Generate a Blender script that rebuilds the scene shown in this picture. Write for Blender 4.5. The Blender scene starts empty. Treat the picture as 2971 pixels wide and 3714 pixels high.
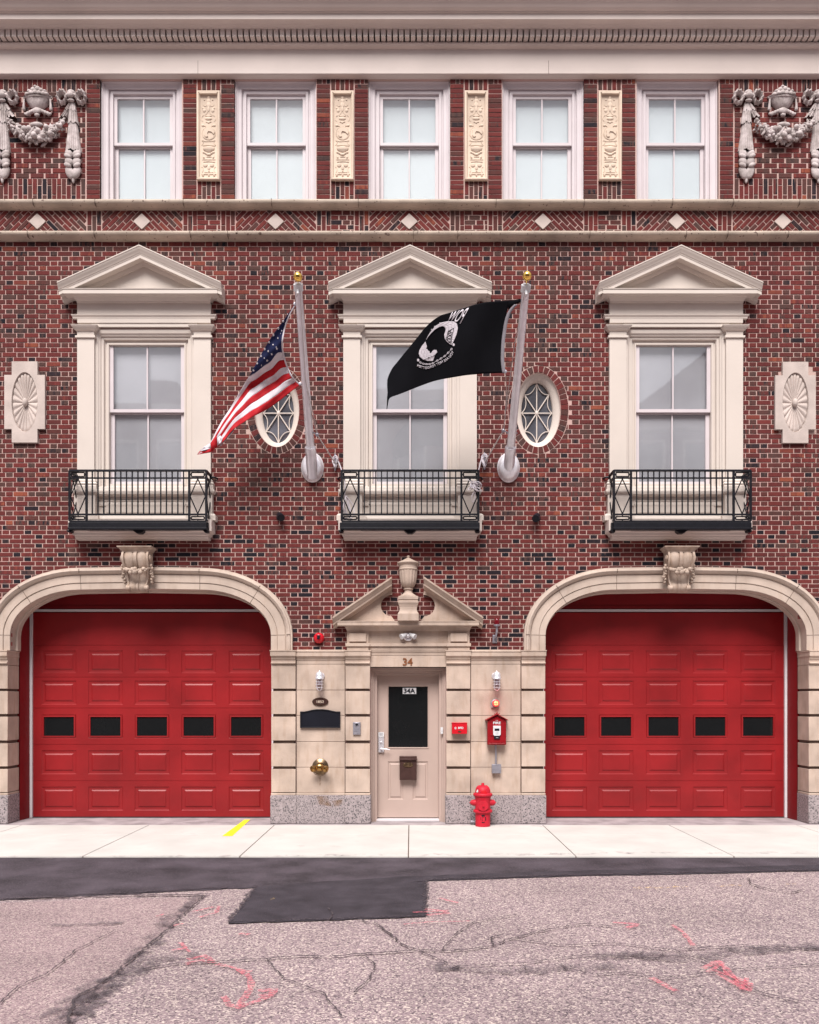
import bpy, bmesh, math, random
from mathutils import Vector, Matrix
from mathutils.geometry import tessellate_polygon
random.seed(7)
R=math.radians
scene=bpy.context.scene
COL=scene.collection
# ------------------------------------------------------------------ camera, sky, sun
CAMZ=1.756; D=12.0; UC=1491.0; VC=2546.0; F=3000.0; IW=2971.0; IH=3714.0
cam=bpy.data.cameras.new('camera'); camo=bpy.data.objects.new('camera',cam); COL.objects.link(camo)
camo.location=(0,-D,CAMZ); camo.rotation_euler=(R(90),0,0)
cam.sensor_fit='HORIZONTAL'; cam.sensor_width=36; cam.lens=36*F/IW
cam.shift_x=-(UC-IW/2)/IW; cam.shift_y=(VC-IH/2)/IW
cam.clip_start=0.1; cam.clip_end=3000
scene.camera=camo
scene.render.resolution_x=819; scene.render.resolution_y=1024
scene.view_settings.view_transform='Standard'; scene.view_settings.look='None'
scene.view_settings.exposure=1.46; scene.view_settings.gamma=1
SUN=Vector((-0.10,-0.60,0.79)).normalized()
el=math.asin(SUN.z); az=math.atan2(SUN.x,SUN.y)
w=bpy.data.worlds.new('World'); scene.world=w; w.use_nodes=True
nt=w.node_tree; nt.nodes.clear()
out=nt.nodes.new('ShaderNodeOutputWorld'); bg=nt.nodes.new('ShaderNodeBackground'); bg.inputs[1].default_value=0.05
sky=nt.nodes.new('ShaderNodeTexSky'); sky.sky_type='NISHITA'; sky.sun_disc=False
sky.sun_elevation=el; sky.sun_rotation=az; sky.dust_density=2.5; sky.air_density=1.0
tc=nt.nodes.new('ShaderNodeTexCoord')
mp=nt.nodes.new('ShaderNodeMapping'); mp.inputs['Scale'].default_value=(1.6,1.6,4.0)
nz=nt.nodes.new('ShaderNodeTexNoise'); nz.inputs['Scale'].default_value=2.2; nz.inputs['Detail'].default_value=6
cr=nt.nodes.new('ShaderNodeValToRGB'); cr.color_ramp.elements[0].position=.35; cr.color_ramp.elements[0].color=(4.6,4.5,5.1,1)
cr.color_ramp.elements[1].position=.68; cr.color_ramp.elements[1].color=(8.6,8.3,8.5,1)
mx=nt.nodes.new('ShaderNodeMix'); mx.data_type='RGBA'; mx.inputs[0].default_value=.82
nt.links.new(tc.outputs['Generated'],mp.inputs[0]); nt.links.new(mp.outputs[0],nz.inputs['Vector'])
nt.links.new(nz.outputs['Fac'],cr.inputs[0]); nt.links.new(sky.outputs[0],mx.inputs[6]); nt.links.new(cr.outputs[0],mx.inputs[7])
sx_=nt.nodes.new('ShaderNodeSeparateXYZ'); nt.links.new(tc.outputs['Generated'],sx_.inputs[0])
mz=nt.nodes.new('ShaderNodeMapRange'); mz.inputs[1].default_value=0; mz.inputs[2].default_value=1; mz.inputs[3].default_value=.25; mz.inputs[4].default_value=1.7
nt.links.new(sx_.outputs[2],mz.inputs[0]); sc_=nt.nodes.new('ShaderNodeVectorMath'); sc_.operation='SCALE'
nt.links.new(mx.outputs[2],sc_.inputs[0]); nt.links.new(mz.outputs[0],sc_.inputs['Scale']); nt.links.new(sc_.outputs[0],bg.inputs[0]); nt.links.new(bg.outputs[0],out.inputs[0])
sl=bpy.data.lights.new('sun','SUN'); sl.energy=2.1; sl.angle=R(30); sl.color=(1,.955,.92)
so=bpy.data.objects.new('sun',sl); COL.objects.link(so); so.rotation_euler=SUN.to_track_quat('Z','Y').to_euler(); so.location=(0,-6,20)

# ------------------------------------------------------------------ measuring helpers (photo pixel at a depth -> metres)
def fx(u,y=0.0): return (u-UC)*(D+y)/F
def fz(v,y=0.0): return CAMZ+(VC-v)*(D+y)/F
def W(u,v,y): return Vector((fx(u,y),y,fz(v,y)))
def G(u,v,z=0.0):
    d=(CAMZ-z)*F/(v-VC); return Vector(((u-UC)*d/F,-D+d,z))
def GD(x,y,z=0.0): return G(x*1.7223,y*1.7223,z)   # from the reduced view

# ------------------------------------------------------------------ materials
MATS={}
def nd(t,typ,**kw):
    n=t.nodes.new(typ)
    for k,v in kw.items(): setattr(n,k,v)
    return n
KA=.72
def P(name,col,rough=.6,metal=0.0,amt=.12,scale=3.0,bump=0.0,bscale=60.0,streak=0.0,spec=.22,spots=None,coat=0.0,emit=None,detail=5,tint=None):
    m=bpy.data.materials.new(name); m.use_nodes=True; t=m.node_tree; b=t.nodes['Principled BSDF']
    b.inputs['Roughness'].default_value=rough; b.inputs['Metallic'].default_value=metal
    b.inputs['Specular IOR Level'].default_value=spec; b.inputs['Coat Weight'].default_value=coat
    g=nd(t,'ShaderNodeNewGeometry')
    if metal<.3: col=tuple(x*KA for x in col); tint=tuple(x*KA for x in tint) if tint else None
    c0=tuple(max(0,x*(1-amt)) for x in col); c1=tuple(min(1,x*(1+amt)) for x in col)
    if tint: c0=tint
    n=nd(t,'ShaderNodeTexNoise'); n.inputs['Scale'].default_value=scale; n.inputs['Detail'].default_value=detail
    t.links.new(g.outputs['Position'],n.inputs['Vector'])
    mr=nd(t,'ShaderNodeMapRange'); mr.inputs[1].default_value=.32; mr.inputs[2].default_value=.68
    t.links.new(n.outputs['Fac'],mr.inputs[0])
    x=nd(t,'ShaderNodeMix',data_type='RGBA'); x.inputs[6].default_value=c0+(1,); x.inputs[7].default_value=c1+(1,)
    t.links.new(mr.outputs[0],x.inputs[0]); last=x.outputs[2]
    if streak:
        mp=nd(t,'ShaderNodeMapping'); mp.inputs['Scale'].default_value=(14,14,3.0)
        n2=nd(t,'ShaderNodeTexNoise'); n2.inputs['Scale'].default_value=1.0; n2.inputs['Detail'].default_value=4
        t.links.new(g.outputs['Position'],mp.inputs[0]); t.links.new(mp.outputs[0],n2.inputs['Vector'])
        m2=nd(t,'ShaderNodeMapRange'); m2.inputs[1].default_value=.5; m2.inputs[2].default_value=.75; m2.inputs[4].default_value=streak
        t.links.new(n2.outputs['Fac'],m2.inputs[0])
        y=nd(t,'ShaderNodeMix',data_type='RGBA',blend_type='MULTIPLY'); y.inputs[7].default_value=(.62,.5,.38,1)
        t.links.new(m2.outputs[0],y.inputs[0]); t.links.new(last,y.inputs[6]); last=y.outputs[2]
    if spots:
        sc,lo,hi,scol=spots
        n3=nd(t,'ShaderNodeTexNoise'); n3.inputs['Scale'].default_value=sc; n3.inputs['Detail'].default_value=2
        t.links.new(g.outputs['Position'],n3.inputs['Vector'])
        m3=nd(t,'ShaderNodeMapRange'); m3.inputs[1].default_value=lo; m3.inputs[2].default_value=hi
        t.links.new(n3.outputs['Fac'],m3.inputs[0])
        y=nd(t,'ShaderNodeMix',data_type='RGBA'); y.inputs[7].default_value=scol+(1,)
        t.links.new(m3.outputs[0],y.inputs[0]); t.links.new(last,y.inputs[6]); last=y.outputs[2]
    t.links.new(last,b.inputs['Base Color'])
    if bump:
        n4=nd(t,'ShaderNodeTexNoise'); n4.inputs['Scale'].default_value=bscale; n4.inputs['Detail'].default_value=4
        t.links.new(g.outputs['Position'],n4.inputs['Vector'])
        bp=nd(t,'ShaderNodeBump'); bp.inputs['Strength'].default_value=bump; bp.inputs['Distance'].default_value=.01
        t.links.new(n4.outputs['Fac'],bp.inputs['Height']); t.links.new(bp.outputs[0],b.inputs['Normal'])
    if emit:
        b.inputs['Emission Color'].default_value=emit[0]+(1,); b.inputs['Emission Strength'].default_value=emit[1]
    MATS[name]=m; return m
stone=P('limestone',(.61,.478,.395),.85,amt=.19,scale=2.6,bump=.25,streak=.35)
stone2=P('arch_limestone',(.64,.52,.44),.85,amt=.12,scale=2.8,bump=.25,streak=.2)
cast=P('string_stone',(.60,.50,.41),.85,amt=.18,scale=3,bump=.3,bscale=45,spots=(26,.66,.72,(.12,.08,.07)))
cream=P('cream_paint',(.79,.70,.63),.45,amt=.04,scale=1.5,bump=.08,bscale=30)
corn=P('cornice_paint',(.80,.69,.635),.5,amt=.06,scale=1.2,bump=.1,bscale=20)
white=P('window_paint',(.80,.72,.74),.4,amt=.04)
doorp=P('door_paint',(.58,.44,.385),.4,amt=.05,scale=2)
carved=P('weathered_stone',(.66,.58,.57),.9,amt=.2,scale=9,bump=.4,bscale=40,tint=(.42,.36,.34))
tabm=P('tablet_stone',(.86,.70,.56),.85,amt=.08,scale=4,bump=.2)
plq=P('plaque_stone',(.66,.56,.51),.85,amt=.12,scale=5,bump=.25)
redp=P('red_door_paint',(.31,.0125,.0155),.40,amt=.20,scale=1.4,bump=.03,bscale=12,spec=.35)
redd=P('red_jamb_shaded_header',(.26,.012,.016),.5,amt=.14,scale=2)  # jamb and header red; its darker colour paints in the header's deep shade
iron=P('black_iron',(.010,.010,.015),.42,amt=.3,scale=20,bump=.1,spec=.22)
alu=P('brushed_aluminium',(.74,.72,.76),.36,.65,amt=.08,scale=8)
alu2=P('cast_aluminium',(.92,.90,.94),.34,.35,amt=.05,scale=8)
galv=P('galvanised_steel',(.31,.30,.34),.4,.6,amt=.15,scale=14)
gold=P('gold_leaf',(.85,.55,.13),.16,1.0,amt=.03)
brass=P('aged_brass',(.36,.21,.075),.22,1.0,amt=.35,scale=22)
dbrass=P('dark_brass',(.15,.10,.06),.3,.9,amt=.3,scale=22)
black=P('black_enamel',(.010,.011,.018),.4,amt=.2,spec=.25)
bpl=P('bronze_letter',(.24,.09,.04),.4,.3,amt=.3,scale=30)
wht=P('white_enamel',(.82,.82,.84),.35,amt=.03)
strip=P('weather_strip',(.82,.76,.78),.6,amt=.05)
rubber=P('dark_rubber',(.03,.028,.03),.7)
rope=P('halyard_cord',(.62,.55,.53),.8,amt=.15,scale=60)
redg=P('red_enamel',(.66,.012,.025),.3,amt=.06,coat=.3)
callr=P('callbox_red',(.33,.010,.016),.35,amt=.1,scale=10)
hyd=P('hydrant_red',(.60,.018,.040),.5,amt=.10,scale=12,bump=.12,bscale=50)
hydd=P('hydrant_badge',(.62,.01,.02),.4,amt=.05)
mail=P('brown_bronze',(.062,.032,.028),.4,.3,amt=.15,scale=12)
joint=P('mortar_joint',(.16,.11,.09),.95,amt=.2)
gran=P('granite',(.42,.355,.36),.6,amt=.18,scale=25,bump=.2,bscale=90,spots=(58,.545,.60,(.09,.08,.085)))
shade=P('roller_shade',(.86,.96,.99),.9,amt=.04,scale=.9)
shade2=P('roller_shade_lower',(.64,.65,.70),.9,amt=.14,scale=.9)
tar=P('fresh_asphalt',(.072,.058,.070),.85,amt=.45,scale=2.2,bump=.5,bscale=110,detail=8,spots=(150,.60,.70,(.16,.135,.145)))
tar2=P('patch_asphalt',(.054,.045,.055),.9,amt=.3,scale=4,bump=.5,bscale=120,detail=8,spots=(160,.62,.72,(.12,.10,.11)))
conc=P('pale_concrete',(.68,.65,.61),.85,amt=.07,scale=1.6,bump=.15,bscale=90,spots=(5,.58,.8,(.48,.43,.41)))
conc2=P('apron_concrete',(.42,.36,.37),.85,amt=.25,scale=4,bump=.2,bscale=60)
yel=P('yellow_paint',(.80,.58,.02),.6,amt=.08,scale=20)
whc=P('flag_white',(.80,.74,.79),.8,amt=.03)
rdc=P('flag_red',(.52,.012,.02),.75,amt=.06)
blc=P('flag_blue',(.012,.018,.075),.8,amt=.1)
pwc=P('flag_black',(.006,.006,.008),.9,amt=.15,scale=3,spec=.06)
hdr=P('flag_heading',(.30,.28,.31),.8,amt=.1,scale=20)
opb=P('opposite_brick',(.16,.11,.10),.85,amt=.2,scale=2)
opt=P('opposite_trim',(.42,.38,.35),.8,amt=.1)
amber=P('amber_lens',(.9,.35,.15),.2,amt=.02,emit=((1.0,.42,.16),.6))
pinkl=P('pink_lens',(.75,.05,.05),.15,amt=.02,coat=.5,emit=((1.0,.14,.13),.12))
redlens=P('red_lens',(.16,.006,.012),.15,amt=.02,coat=.5)
def glassmat(name,refl,tintc=(1,1,1)):
    m=bpy.data.materials.new(name); m.use_nodes=True; t=m.node_tree; t.nodes.remove(t.nodes['Principled BSDF'])
    o=t.nodes['Material Output']; tr=nd(t,'ShaderNodeBsdfTransparent'); tr.inputs[0].default_value=tintc+(1,)
    gl=nd(t,'ShaderNodeBsdfGlossy'); gl.inputs['Roughness'].default_value=.03
    fr=nd(t,'ShaderNodeFresnel'); fr.inputs[0].default_value=1.5
    a0=nd(t,'ShaderNodeMath',operation='ADD',use_clamp=True); a0.inputs[1].default_value=refl
    t.links.new(fr.outputs[0],a0.inputs[0]); gg=nd(t,'ShaderNodeNewGeometry')
    iv=nd(t,'ShaderNodeMath',operation='SUBTRACT'); iv.inputs[0].default_value=1; t.links.new(gg.outputs['Backfacing'],iv.inputs[1])
    ad=nd(t,'ShaderNodeMath',operation='MULTIPLY'); t.links.new(a0.outputs[0],ad.inputs[0]); t.links.new(iv.outputs[0],ad.inputs[1])
    g=nd(t,'ShaderNodeNewGeometry'); n=nd(t,'ShaderNodeTexNoise'); n.inputs['Scale'].default_value=1.6
    t.links.new(g.outputs['Position'],n.inputs['Vector'])
    bp=nd(t,'ShaderNodeBump'); bp.inputs['Strength'].default_value=.08; bp.inputs['Distance'].default_value=.01
    t.links.new(n.outputs['Fac'],bp.inputs['Height']); t.links.new(bp.outputs[0],gl.inputs['Normal'])
    ms=nd(t,'ShaderNodeMixShader'); t.links.new(ad.outputs[0],ms.inputs[0]); t.links.new(tr.outputs[0],ms.inputs[1]); t.links.new(gl.outputs[0],ms.inputs[2])
    t.links.new(ms.outputs[0],o.inputs[0]); MATS[name]=m; return m
glass=glassmat('window_glass',.16)
glass3=glassmat('street_window_glass',.24)
glass2=glassmat('lamp_glass',.10,(.85,.8,.85))
dglass=P('dark_glass',(.012,.013,.014),.05,amt=.05,spec=.35)
oglass=P('oval_glass',(.13,.135,.16),.08,amt=.55,scale=2.5,spec=.9)

def worn(name,col,lo=.42,hi=.58,scale=26,rough=.7,maxa=1.0):
    m=bpy.data.materials.new(name); m.use_nodes=True; t=m.node_tree; b=t.nodes['Principled BSDF']
    b.inputs['Base Color'].default_value=col+(1,); b.inputs['Roughness'].default_value=rough
    g=nd(t,'ShaderNodeNewGeometry'); n=nd(t,'ShaderNodeTexNoise'); n.inputs['Scale'].default_value=scale; n.inputs['Detail'].default_value=6; n.inputs['Roughness'].default_value=.7
    t.links.new(g.outputs['Position'],n.inputs['Vector'])
    mr=nd(t,'ShaderNodeMapRange'); mr.inputs[1].default_value=lo; mr.inputs[2].default_value=hi; mr.inputs[4].default_value=maxa
    t.links.new(n.outputs['Fac'],mr.inputs[0]); t.links.new(mr.outputs[0],b.inputs['Alpha']); MATS[name]=m; return m
pink=worn('utility_paint',(.66,.14,.18),.38,.68,34,maxa=.72)
crack=worn('road_crack',(.05,.038,.042),.36,.50,14)
seal=worn('tar_residue',(.10,.08,.09),.40,.72,7,maxa=.8)
sjoint=worn('slab_joint',(.16,.12,.11),.25,.5,8)
faded=worn('faded_yellow',(.75,.5,.15),.48,.7,18,maxa=.7)
rust=worn('rust_stain',(.22,.12,.06),.40,.70,9,maxa=.75)
# road aggregate
def roadmat(name,base,dark,light,vs=75):
    m=bpy.data.materials.new(name); m.use_nodes=True; t=m.node_tree; b=t.nodes['Principled BSDF']; b.inputs['Roughness'].default_value=.85
    g=nd(t,'ShaderNodeNewGeometry')
    v=nd(t,'ShaderNodeTexVoronoi'); v.inputs['Scale'].default_value=vs; t.links.new(g.outputs['Position'],v.inputs['Vector'])
    cr=nd(t,'ShaderNodeValToRGB'); e=cr.color_ramp; e.elements[0].position=0; e.elements[0].color=dark+(1,); e.elements[1].position=1; e.elements[1].color=light+(1,)
    a=e.elements.new(.30); a.color=base+(1,); a=e.elements.new(.68); a.color=tuple(x*1.15 for x in base)+(1,)
    sp=nd(t,'ShaderNodeSeparateColor'); t.links.new(v.outputs['Color'],sp.inputs[0]); t.links.new(sp.outputs[0],cr.inputs[0])
    n=nd(t,'ShaderNodeTexNoise'); n.inputs['Scale'].default_value=.9; n.inputs['Detail'].default_value=9; n.inputs['Roughness'].default_value=.65; t.links.new(g.outputs['Position'],n.inputs['Vector'])
    mr=nd(t,'ShaderNodeMapRange'); mr.inputs[1].default_value=.3; mr.inputs[2].default_value=.7; mr.inputs[3].default_value=.80; mr.inputs[4].default_value=1.12
    t.links.new(n.outputs['Fac'],mr.inputs[0])
    x=nd(t,'ShaderNodeVectorMath',operation='SCALE'); t.links.new(cr.outputs[0],x.inputs[0]); t.links.new(mr.outputs[0],x.inputs['Scale'])
    t.links.new(x.outputs[0],b.inputs['Base Color'])
    bp=nd(t,'ShaderNodeBump'); bp.inputs['Strength'].default_value=.6; bp.inputs['Distance'].default_value=.006
    t.links.new(v.outputs['Distance'],bp.inputs['Height']); t.links.new(bp.outputs[0],b.inputs['Normal'])
    MATS[name]=m; return m
road_m=roadmat('worn_asphalt',(.235,.172,.18),(.07,.052,.06),(.56,.465,.41),92)
road_old=roadmat('smooth_asphalt',(.255,.178,.183),(.095,.066,.073),(.46,.37,.33),110)
# brick
def brickmat():
    m=bpy.data.materials.new('brick'); m.use_nodes=True; t=m.node_tree; b=t.nodes['Principled BSDF']; b.inputs['Roughness'].default_value=.85; b.inputs['Specular IOR Level'].default_value=.15
    at=nd(t,'ShaderNodeAttribute'); at.attribute_name='rnd'
    sp=nd(t,'ShaderNodeSeparateColor'); t.links.new(at.outputs['Color'],sp.inputs[0])
    g=nd(t,'ShaderNodeNewGeometry')
    off=nd(t,'ShaderNodeVectorMath',operation='SCALE'); off.inputs['Scale'].default_value=37; t.links.new(at.outputs['Color'],off.inputs[0])
    ad=nd(t,'ShaderNodeVectorMath',operation='ADD'); t.links.new(g.outputs['Position'],ad.inputs[0]); t.links.new(off.outputs[0],ad.inputs[1])
    mp=nd(t,'ShaderNodeMapping'); mp.inputs['Scale'].default_value=(26,6,5); t.links.new(ad.outputs[0],mp.inputs[0])
    n=nd(t,'ShaderNodeTexNoise'); n.inputs['Scale'].default_value=1; n.inputs['Detail'].default_value=3; t.links.new(mp.outputs[0],n.inputs['Vector'])
    # banded firing: only where blue channel high
    mm=nd(t,'ShaderNodeMath',operation='SUBTRACT'); t.links.new(n.outputs['Fac'],mm.inputs[0]); mm.inputs[1].default_value=.5
    ml=nd(t,'ShaderNodeMath',operation='MULTIPLY'); t.links.new(mm.outputs[0],ml.inputs[0]); t.links.new(sp.outputs[2],ml.inputs[1])
    sm=nd(t,'ShaderNodeMath',operation='ADD',use_clamp=True); t.links.new(sp.outputs[0],sm.inputs[0]); t.links.new(ml.outputs[0],sm.inputs[1])
    cr=nd(t,'ShaderNodeValToRGB'); e=cr.color_ramp
    st=[(0,(.014,.014,.020)),(.13,(.034,.022,.027)),(.2,(.098,.055,.048)),(.34,(.122,.042,.037)),(.5,(.140,.031,.030)),(.75,(.190,.040,.036)),(.93,(.235,.060,.042)),(1,(.31,.085,.050))]
    e.elements[0].position=0; e.elements[0].color=st[0][1]+(1,); e.elements[1].position=1; e.elements[1].color=st[-1][1]+(1,)
    for p,c in st[1:-1]:
        a=e.elements.new(p); a.color=c+(1,)
    t.links.new(sm.outputs[0],cr.inputs[0])
    n2=nd(t,'ShaderNodeTexNoise'); n2.inputs['Scale'].default_value=70; n2.inputs['Detail'].default_value=3; t.links.new(g.outputs['Position'],n2.inputs['Vector'])
    mr=nd(t,'ShaderNodeMapRange'); mr.inputs[3].default_value=.44; mr.inputs[4].default_value=1.0; t.links.new(n2.outputs['Fac'],mr.inputs[0])
    x=nd(t,'ShaderNodeVectorMath',operation='SCALE'); t.links.new(cr.outputs[0],x.inputs[0]); t.links.new(mr.outputs[0],x.inputs['Scale'])
    mpw=nd(t,'ShaderNodeMapping'); mpw.inputs['Scale'].default_value=(1.5,1.5,.55); t.links.new(g.outputs['Position'],mpw.inputs[0])
    nw=nd(t,'ShaderNodeTexNoise'); nw.inputs['Scale'].default_value=1; nw.inputs['Detail'].default_value=6; t.links.new(mpw.outputs[0],nw.inputs['Vector'])
    mw_=nd(t,'ShaderNodeMapRange'); mw_.inputs[1].default_value=.3; mw_.inputs[2].default_value=.7; mw_.inputs[3].default_value=.82; mw_.inputs[4].default_value=1.14; t.links.new(nw.outputs['Fac'],mw_.inputs[0])
    xw=nd(t,'ShaderNodeVectorMath',operation='SCALE'); t.links.new(x.outputs[0],xw.inputs[0]); t.links.new(mw_.outputs[0],xw.inputs['Scale']); t.links.new(xw.outputs[0],b.inputs['Base Color'])
    bp=nd(t,'ShaderNodeBump'); bp.inputs['Strength'].default_value=.35; bp.inputs['Distance'].default_value=.004; t.links.new(n2.outputs['Fac'],bp.inputs['Height']); t.links.new(bp.outputs[0],b.inputs['Normal'])
    return m
brickm=brickmat()
mortar=P('mortar',(.60,.385,.355),.95,amt=.15,scale=1.1,bump=.4,bscale=90,tint=(.62,.46,.40))

# ------------------------------------------------------------------ mesh builder
class MB:
    def __init__(s): s.v=[]; s.f=[]; s.m=[]; s.cm=0
    def mat(s,i): s.cm=i; return s
    def add(s,vs,fs):
        o=len(s.v); s.v+=[tuple(p) for p in vs]
        for f in fs: s.f.append(tuple(i+o for i in f)); s.m.append(s.cm)
    def box(s,x0,x1,y0,y1,z0,z1):
        if x0>x1:x0,x1=x1,x0
        if y0>y1:y0,y1=y1,y0
        if z0>z1:z0,z1=z1,z0
        s.add([(x0,y0,z0),(x1,y0,z0),(x1,y1,z0),(x0,y1,z0),(x0,y0,z1),(x1,y0,z1),(x1,y1,z1),(x0,y1,z1)],
              [(0,3,2,1),(4,5,6,7),(0,1,5,4),(1,2,6,5),(2,3,7,6),(3,0,4,7)])
    def obox(s,M,x,y,z):   # oriented box half sizes
        vs=[M@Vector((a*x,b*y,c*z)) for c in(-1,1) for b in(-1,1) for a in(-1,1)]
        s.add(vs,[(0,2,3,1),(4,5,7,6),(0,1,5,4),(1,3,7,5),(3,2,6,7),(2,0,4,6)])
    def prism(s,poly,y0,y1,cap=True):  # poly [(x,z)] ccw seen from -y
        n=len(poly); a=[(x,y0,z) for x,z in poly]; b=[(x,y1,z) for x,z in poly]
        fs=[(i,i+n,(i+1)%n+n,(i+1)%n) for i in range(n)]
        fs.append(tuple(range(n)))
        fs.append(tuple(range(2*n-1,n-1,-1)))
        s.add(a+b,fs)
    def frame(s,x0,x1,z0,z1,prof,fill=False):   # prof [(inset,y)]
        vs=[];fs=[]
        for d,y in prof: vs+=[(x0+d,y,z0+d),(x1-d,y,z0+d),(x1-d,y,z1-d),(x0+d,y,z1-d)]
        for k in range(len(prof)-1):
            for i in range(4):
                j=(i+1)%4; fs.append((4*k+i,4*k+j,4*k+4+j,4*k+4+i))
        if fill: k=len(prof)-1; fs.append((4*k,4*k+1,4*k+2,4*k+3))
        s.add(vs,fs)
    def ent(s,x0,x1,prof,yb=0.0,yo=0.0,sd=0.0):   # moulding with returns, prof [(p,z)] bottom to top
        vs=[];fs=[]
        for p,z in prof:
            q=max(0,p-sd) if sd else p
            vs+=[(x0-q,yb,z),(x0-q,yo-p,z),(x1+q,yo-p,z),(x1+q,yb,z)]
        n=len(prof)
        for k in range(n-1):
            for i in range(3): fs.append((4*k+i,4*k+i+1,4*k+4+i+1,4*k+4+i))
        fs.append((3,2,1,0)); fs.append((4*n-4,4*n-3,4*n-2,4*n-1))
        s.add(vs,fs)
    def ext(s,x0,x1,prof):   # straight moulding, prof [(p,z)]
        n=len(prof); vs=[(x0,-p,z) for p,z in prof]+[(x1,-p,z) for p,z in prof]
        fs=[(i,i+n,i+1+n,i+1) for i in range(n-1)]
        fs.append(tuple(range(n))); fs.append(tuple(range(2*n-1,n-1,-1)))
        s.add(vs,fs)
    def sweep(s,path,prof,closed=False,vend=False,cap=True):   # path [(x,z)], prof [(n,y)], n along left normal
        P_=[Vector((a[0],a[1])) for a in path]; N=len(P_); nor=[]
        for i in range(N):
            if closed: a=P_[i-1]; b=P_[(i+1)%N]; t1=(P_[i]-a).normalized(); t2=(b-P_[i]).normalized()
            else:
                t1=(P_[i]-P_[i-1]).normalized() if i>0 else None; t2=(P_[i+1]-P_[i]).normalized() if i<N-1 else None
                if t1 is None: t1=t2
                if t2 is None: t2=t1
            n1=Vector((-t1.y,t1.x)); n2=Vector((-t2.y,t2.x)); m=(n1+n2).normalized(); m=m/max(.3,m.dot(n1))
            if vend and not closed and i in(0,N-1):
                sg=1 if n1.y>0 else -1; m=Vector((0,sg/abs(n1.y)))
            nor.append(m)
        K=len(prof); vs=[];fs=[]
        for i in range(N):
            for n,y in prof:
                q=P_[i]+nor[i]*n; vs.append((q.x,y,q.y))
        for i in range(N if closed else N-1):
            j=(i+1)%N
            for k in range(K-1): fs.append((i*K+k,j*K+k,j*K+k+1,i*K+k+1))
        if cap and not closed: fs.append(tuple(range(K-1,-1,-1))); fs.append(tuple((N-1)*K+k for k in range(K)))
        s.add(vs,fs)
    def lathe(s,prof,c,axis='z',seg=24,sx=1,sy=1,a0=0,a1=None,rib=0,nrib=0):  # prof [(r,h)]
        full=a1 is None
        if full:a1=2*math.pi
        n=seg if full else seg+1; vs=[];fs=[]
        for r,h in prof:
            for i in range(n):
                a=a0+(a1-a0)*i/seg; rr=r*(1+rib*math.cos(nrib*a)) if rib else r
                p=(rr*math.cos(a)*sx,rr*math.sin(a)*sy,h)
                if axis=='z': q=(c[0]+p[0],c[1]+p[1],c[2]+p[2])
                elif axis=='-y': q=(c[0]+p[0],c[1]-p[2],c[2]+p[1])
                elif axis=='x': q=(c[0]+p[2],c[1]+p[0],c[2]+p[1])
                elif axis=='-x': q=(c[0]-p[2],c[1]+p[0],c[2]+p[1])
                vs.append(q)
        for k in range(len(prof)-1):
            for i in range(seg):
                j=(i+1)%n if full else i+1; fs.append((k*n+i,k*n+j,(k+1)*n+j,(k+1)*n+i))
        if full:
            if prof[0][0]>1e-4: fs.append(tuple(range(n-1,-1,-1)))
            if prof[-1][0]>1e-4: fs.append(tuple((len(prof)-1)*n+i for i in range(n)))
        s.add(vs,fs)
    def ell(s,c,rx,ry,rz,seg=10,rings=6,M=None):
        vs=[];fs=[]
        for k in range(rings+1):
            t=math.pi*k/rings
            for i in range(seg):
                a=2*math.pi*i/seg; p=Vector((rx*math.sin(t)*math.cos(a),ry*math.sin(t)*math.sin(a),rz*math.cos(t)))
                if M: p=M@p
                vs.append((c[0]+p.x,c[1]+p.y,c[2]+p.z))
        for k in range(rings):
            for i in range(seg):
                j=(i+1)%seg; fs.append((k*seg+i,(k+1)*seg+i,(k+1)*seg+j,k*seg+j))
        s.add(vs,fs)
    def tube(s,pts,r,seg=8,r2=None,closed=False,flat=1.0):
        pts=[Vector(p) for p in pts]; N=len(pts); vs=[];fs=[]
        up=Vector((0,0,1)); prev=None
        for i,p in enumerate(pts):
            if closed: t=(pts[(i+1)%N]-pts[i-1]).normalized()
            else: t=(pts[min(i+1,N-1)]-pts[max(i-1,0)]).normalized()
            if prev is None:
                a=up if abs(t.z)<.9 else Vector((1,0,0)); n=(a-t*a.dot(t)).normalized()
            else:
                n=prev-t*prev.dot(t); n=n.normalized() if n.length>1e-6 else prev
            prev=n; b=t.cross(n); rr=r if r2 is None else r+(r2-r)*i/(N-1)
            for k in range(seg):
                a=2*math.pi*k/seg; vs.append(p+n*math.cos(a)*rr+b*math.sin(a)*rr*flat)
        for i in range(N if closed else N-1):
            for k in range(seg):
                j=(k+1)%seg; i2=(i+1)%N; fs.append((i*seg+k,i*seg+j,i2*seg+j,i2*seg+k))
        if not closed: fs.append(tuple(range(seg-1,-1,-1))); fs.append(tuple((N-1)*seg+k for k in range(seg)))
        s.add(vs,fs)
    def plate(s,outer,holes,y0,y1,back=False):   # polygon with holes, xz
        loops=[outer]+holes; flat=[p for l in loops for p in l]
        tr=tessellate_polygon([[Vector((p[0],p[1],0)) for p in l] for l in loops])
        n=len(flat); s_=[(p[0],y0,p[1]) for p in flat]; b=[(p[0],y1,p[1]) for p in flat]
        fs=[]
        for t in tr:
            a,bb,c=[flat[i] for i in t]
            cr=(bb[0]-a[0])*(c[1]-a[1])-(bb[1]-a[1])*(c[0]-a[0])
            fs.append(tuple(t) if cr>0 else tuple(reversed(t)))
        o=0
        for l in loops:
            m=len(l)
            for i in range(m):
                j=(i+1)%m; fs.append((o+i,o+i+n,o+j+n,o+j))
            o+=m
        if back: fs+= [tuple(i+n for i in reversed(f)) for f in fs[:len(tr)]]
        s.add(s_+b,fs)
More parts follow.
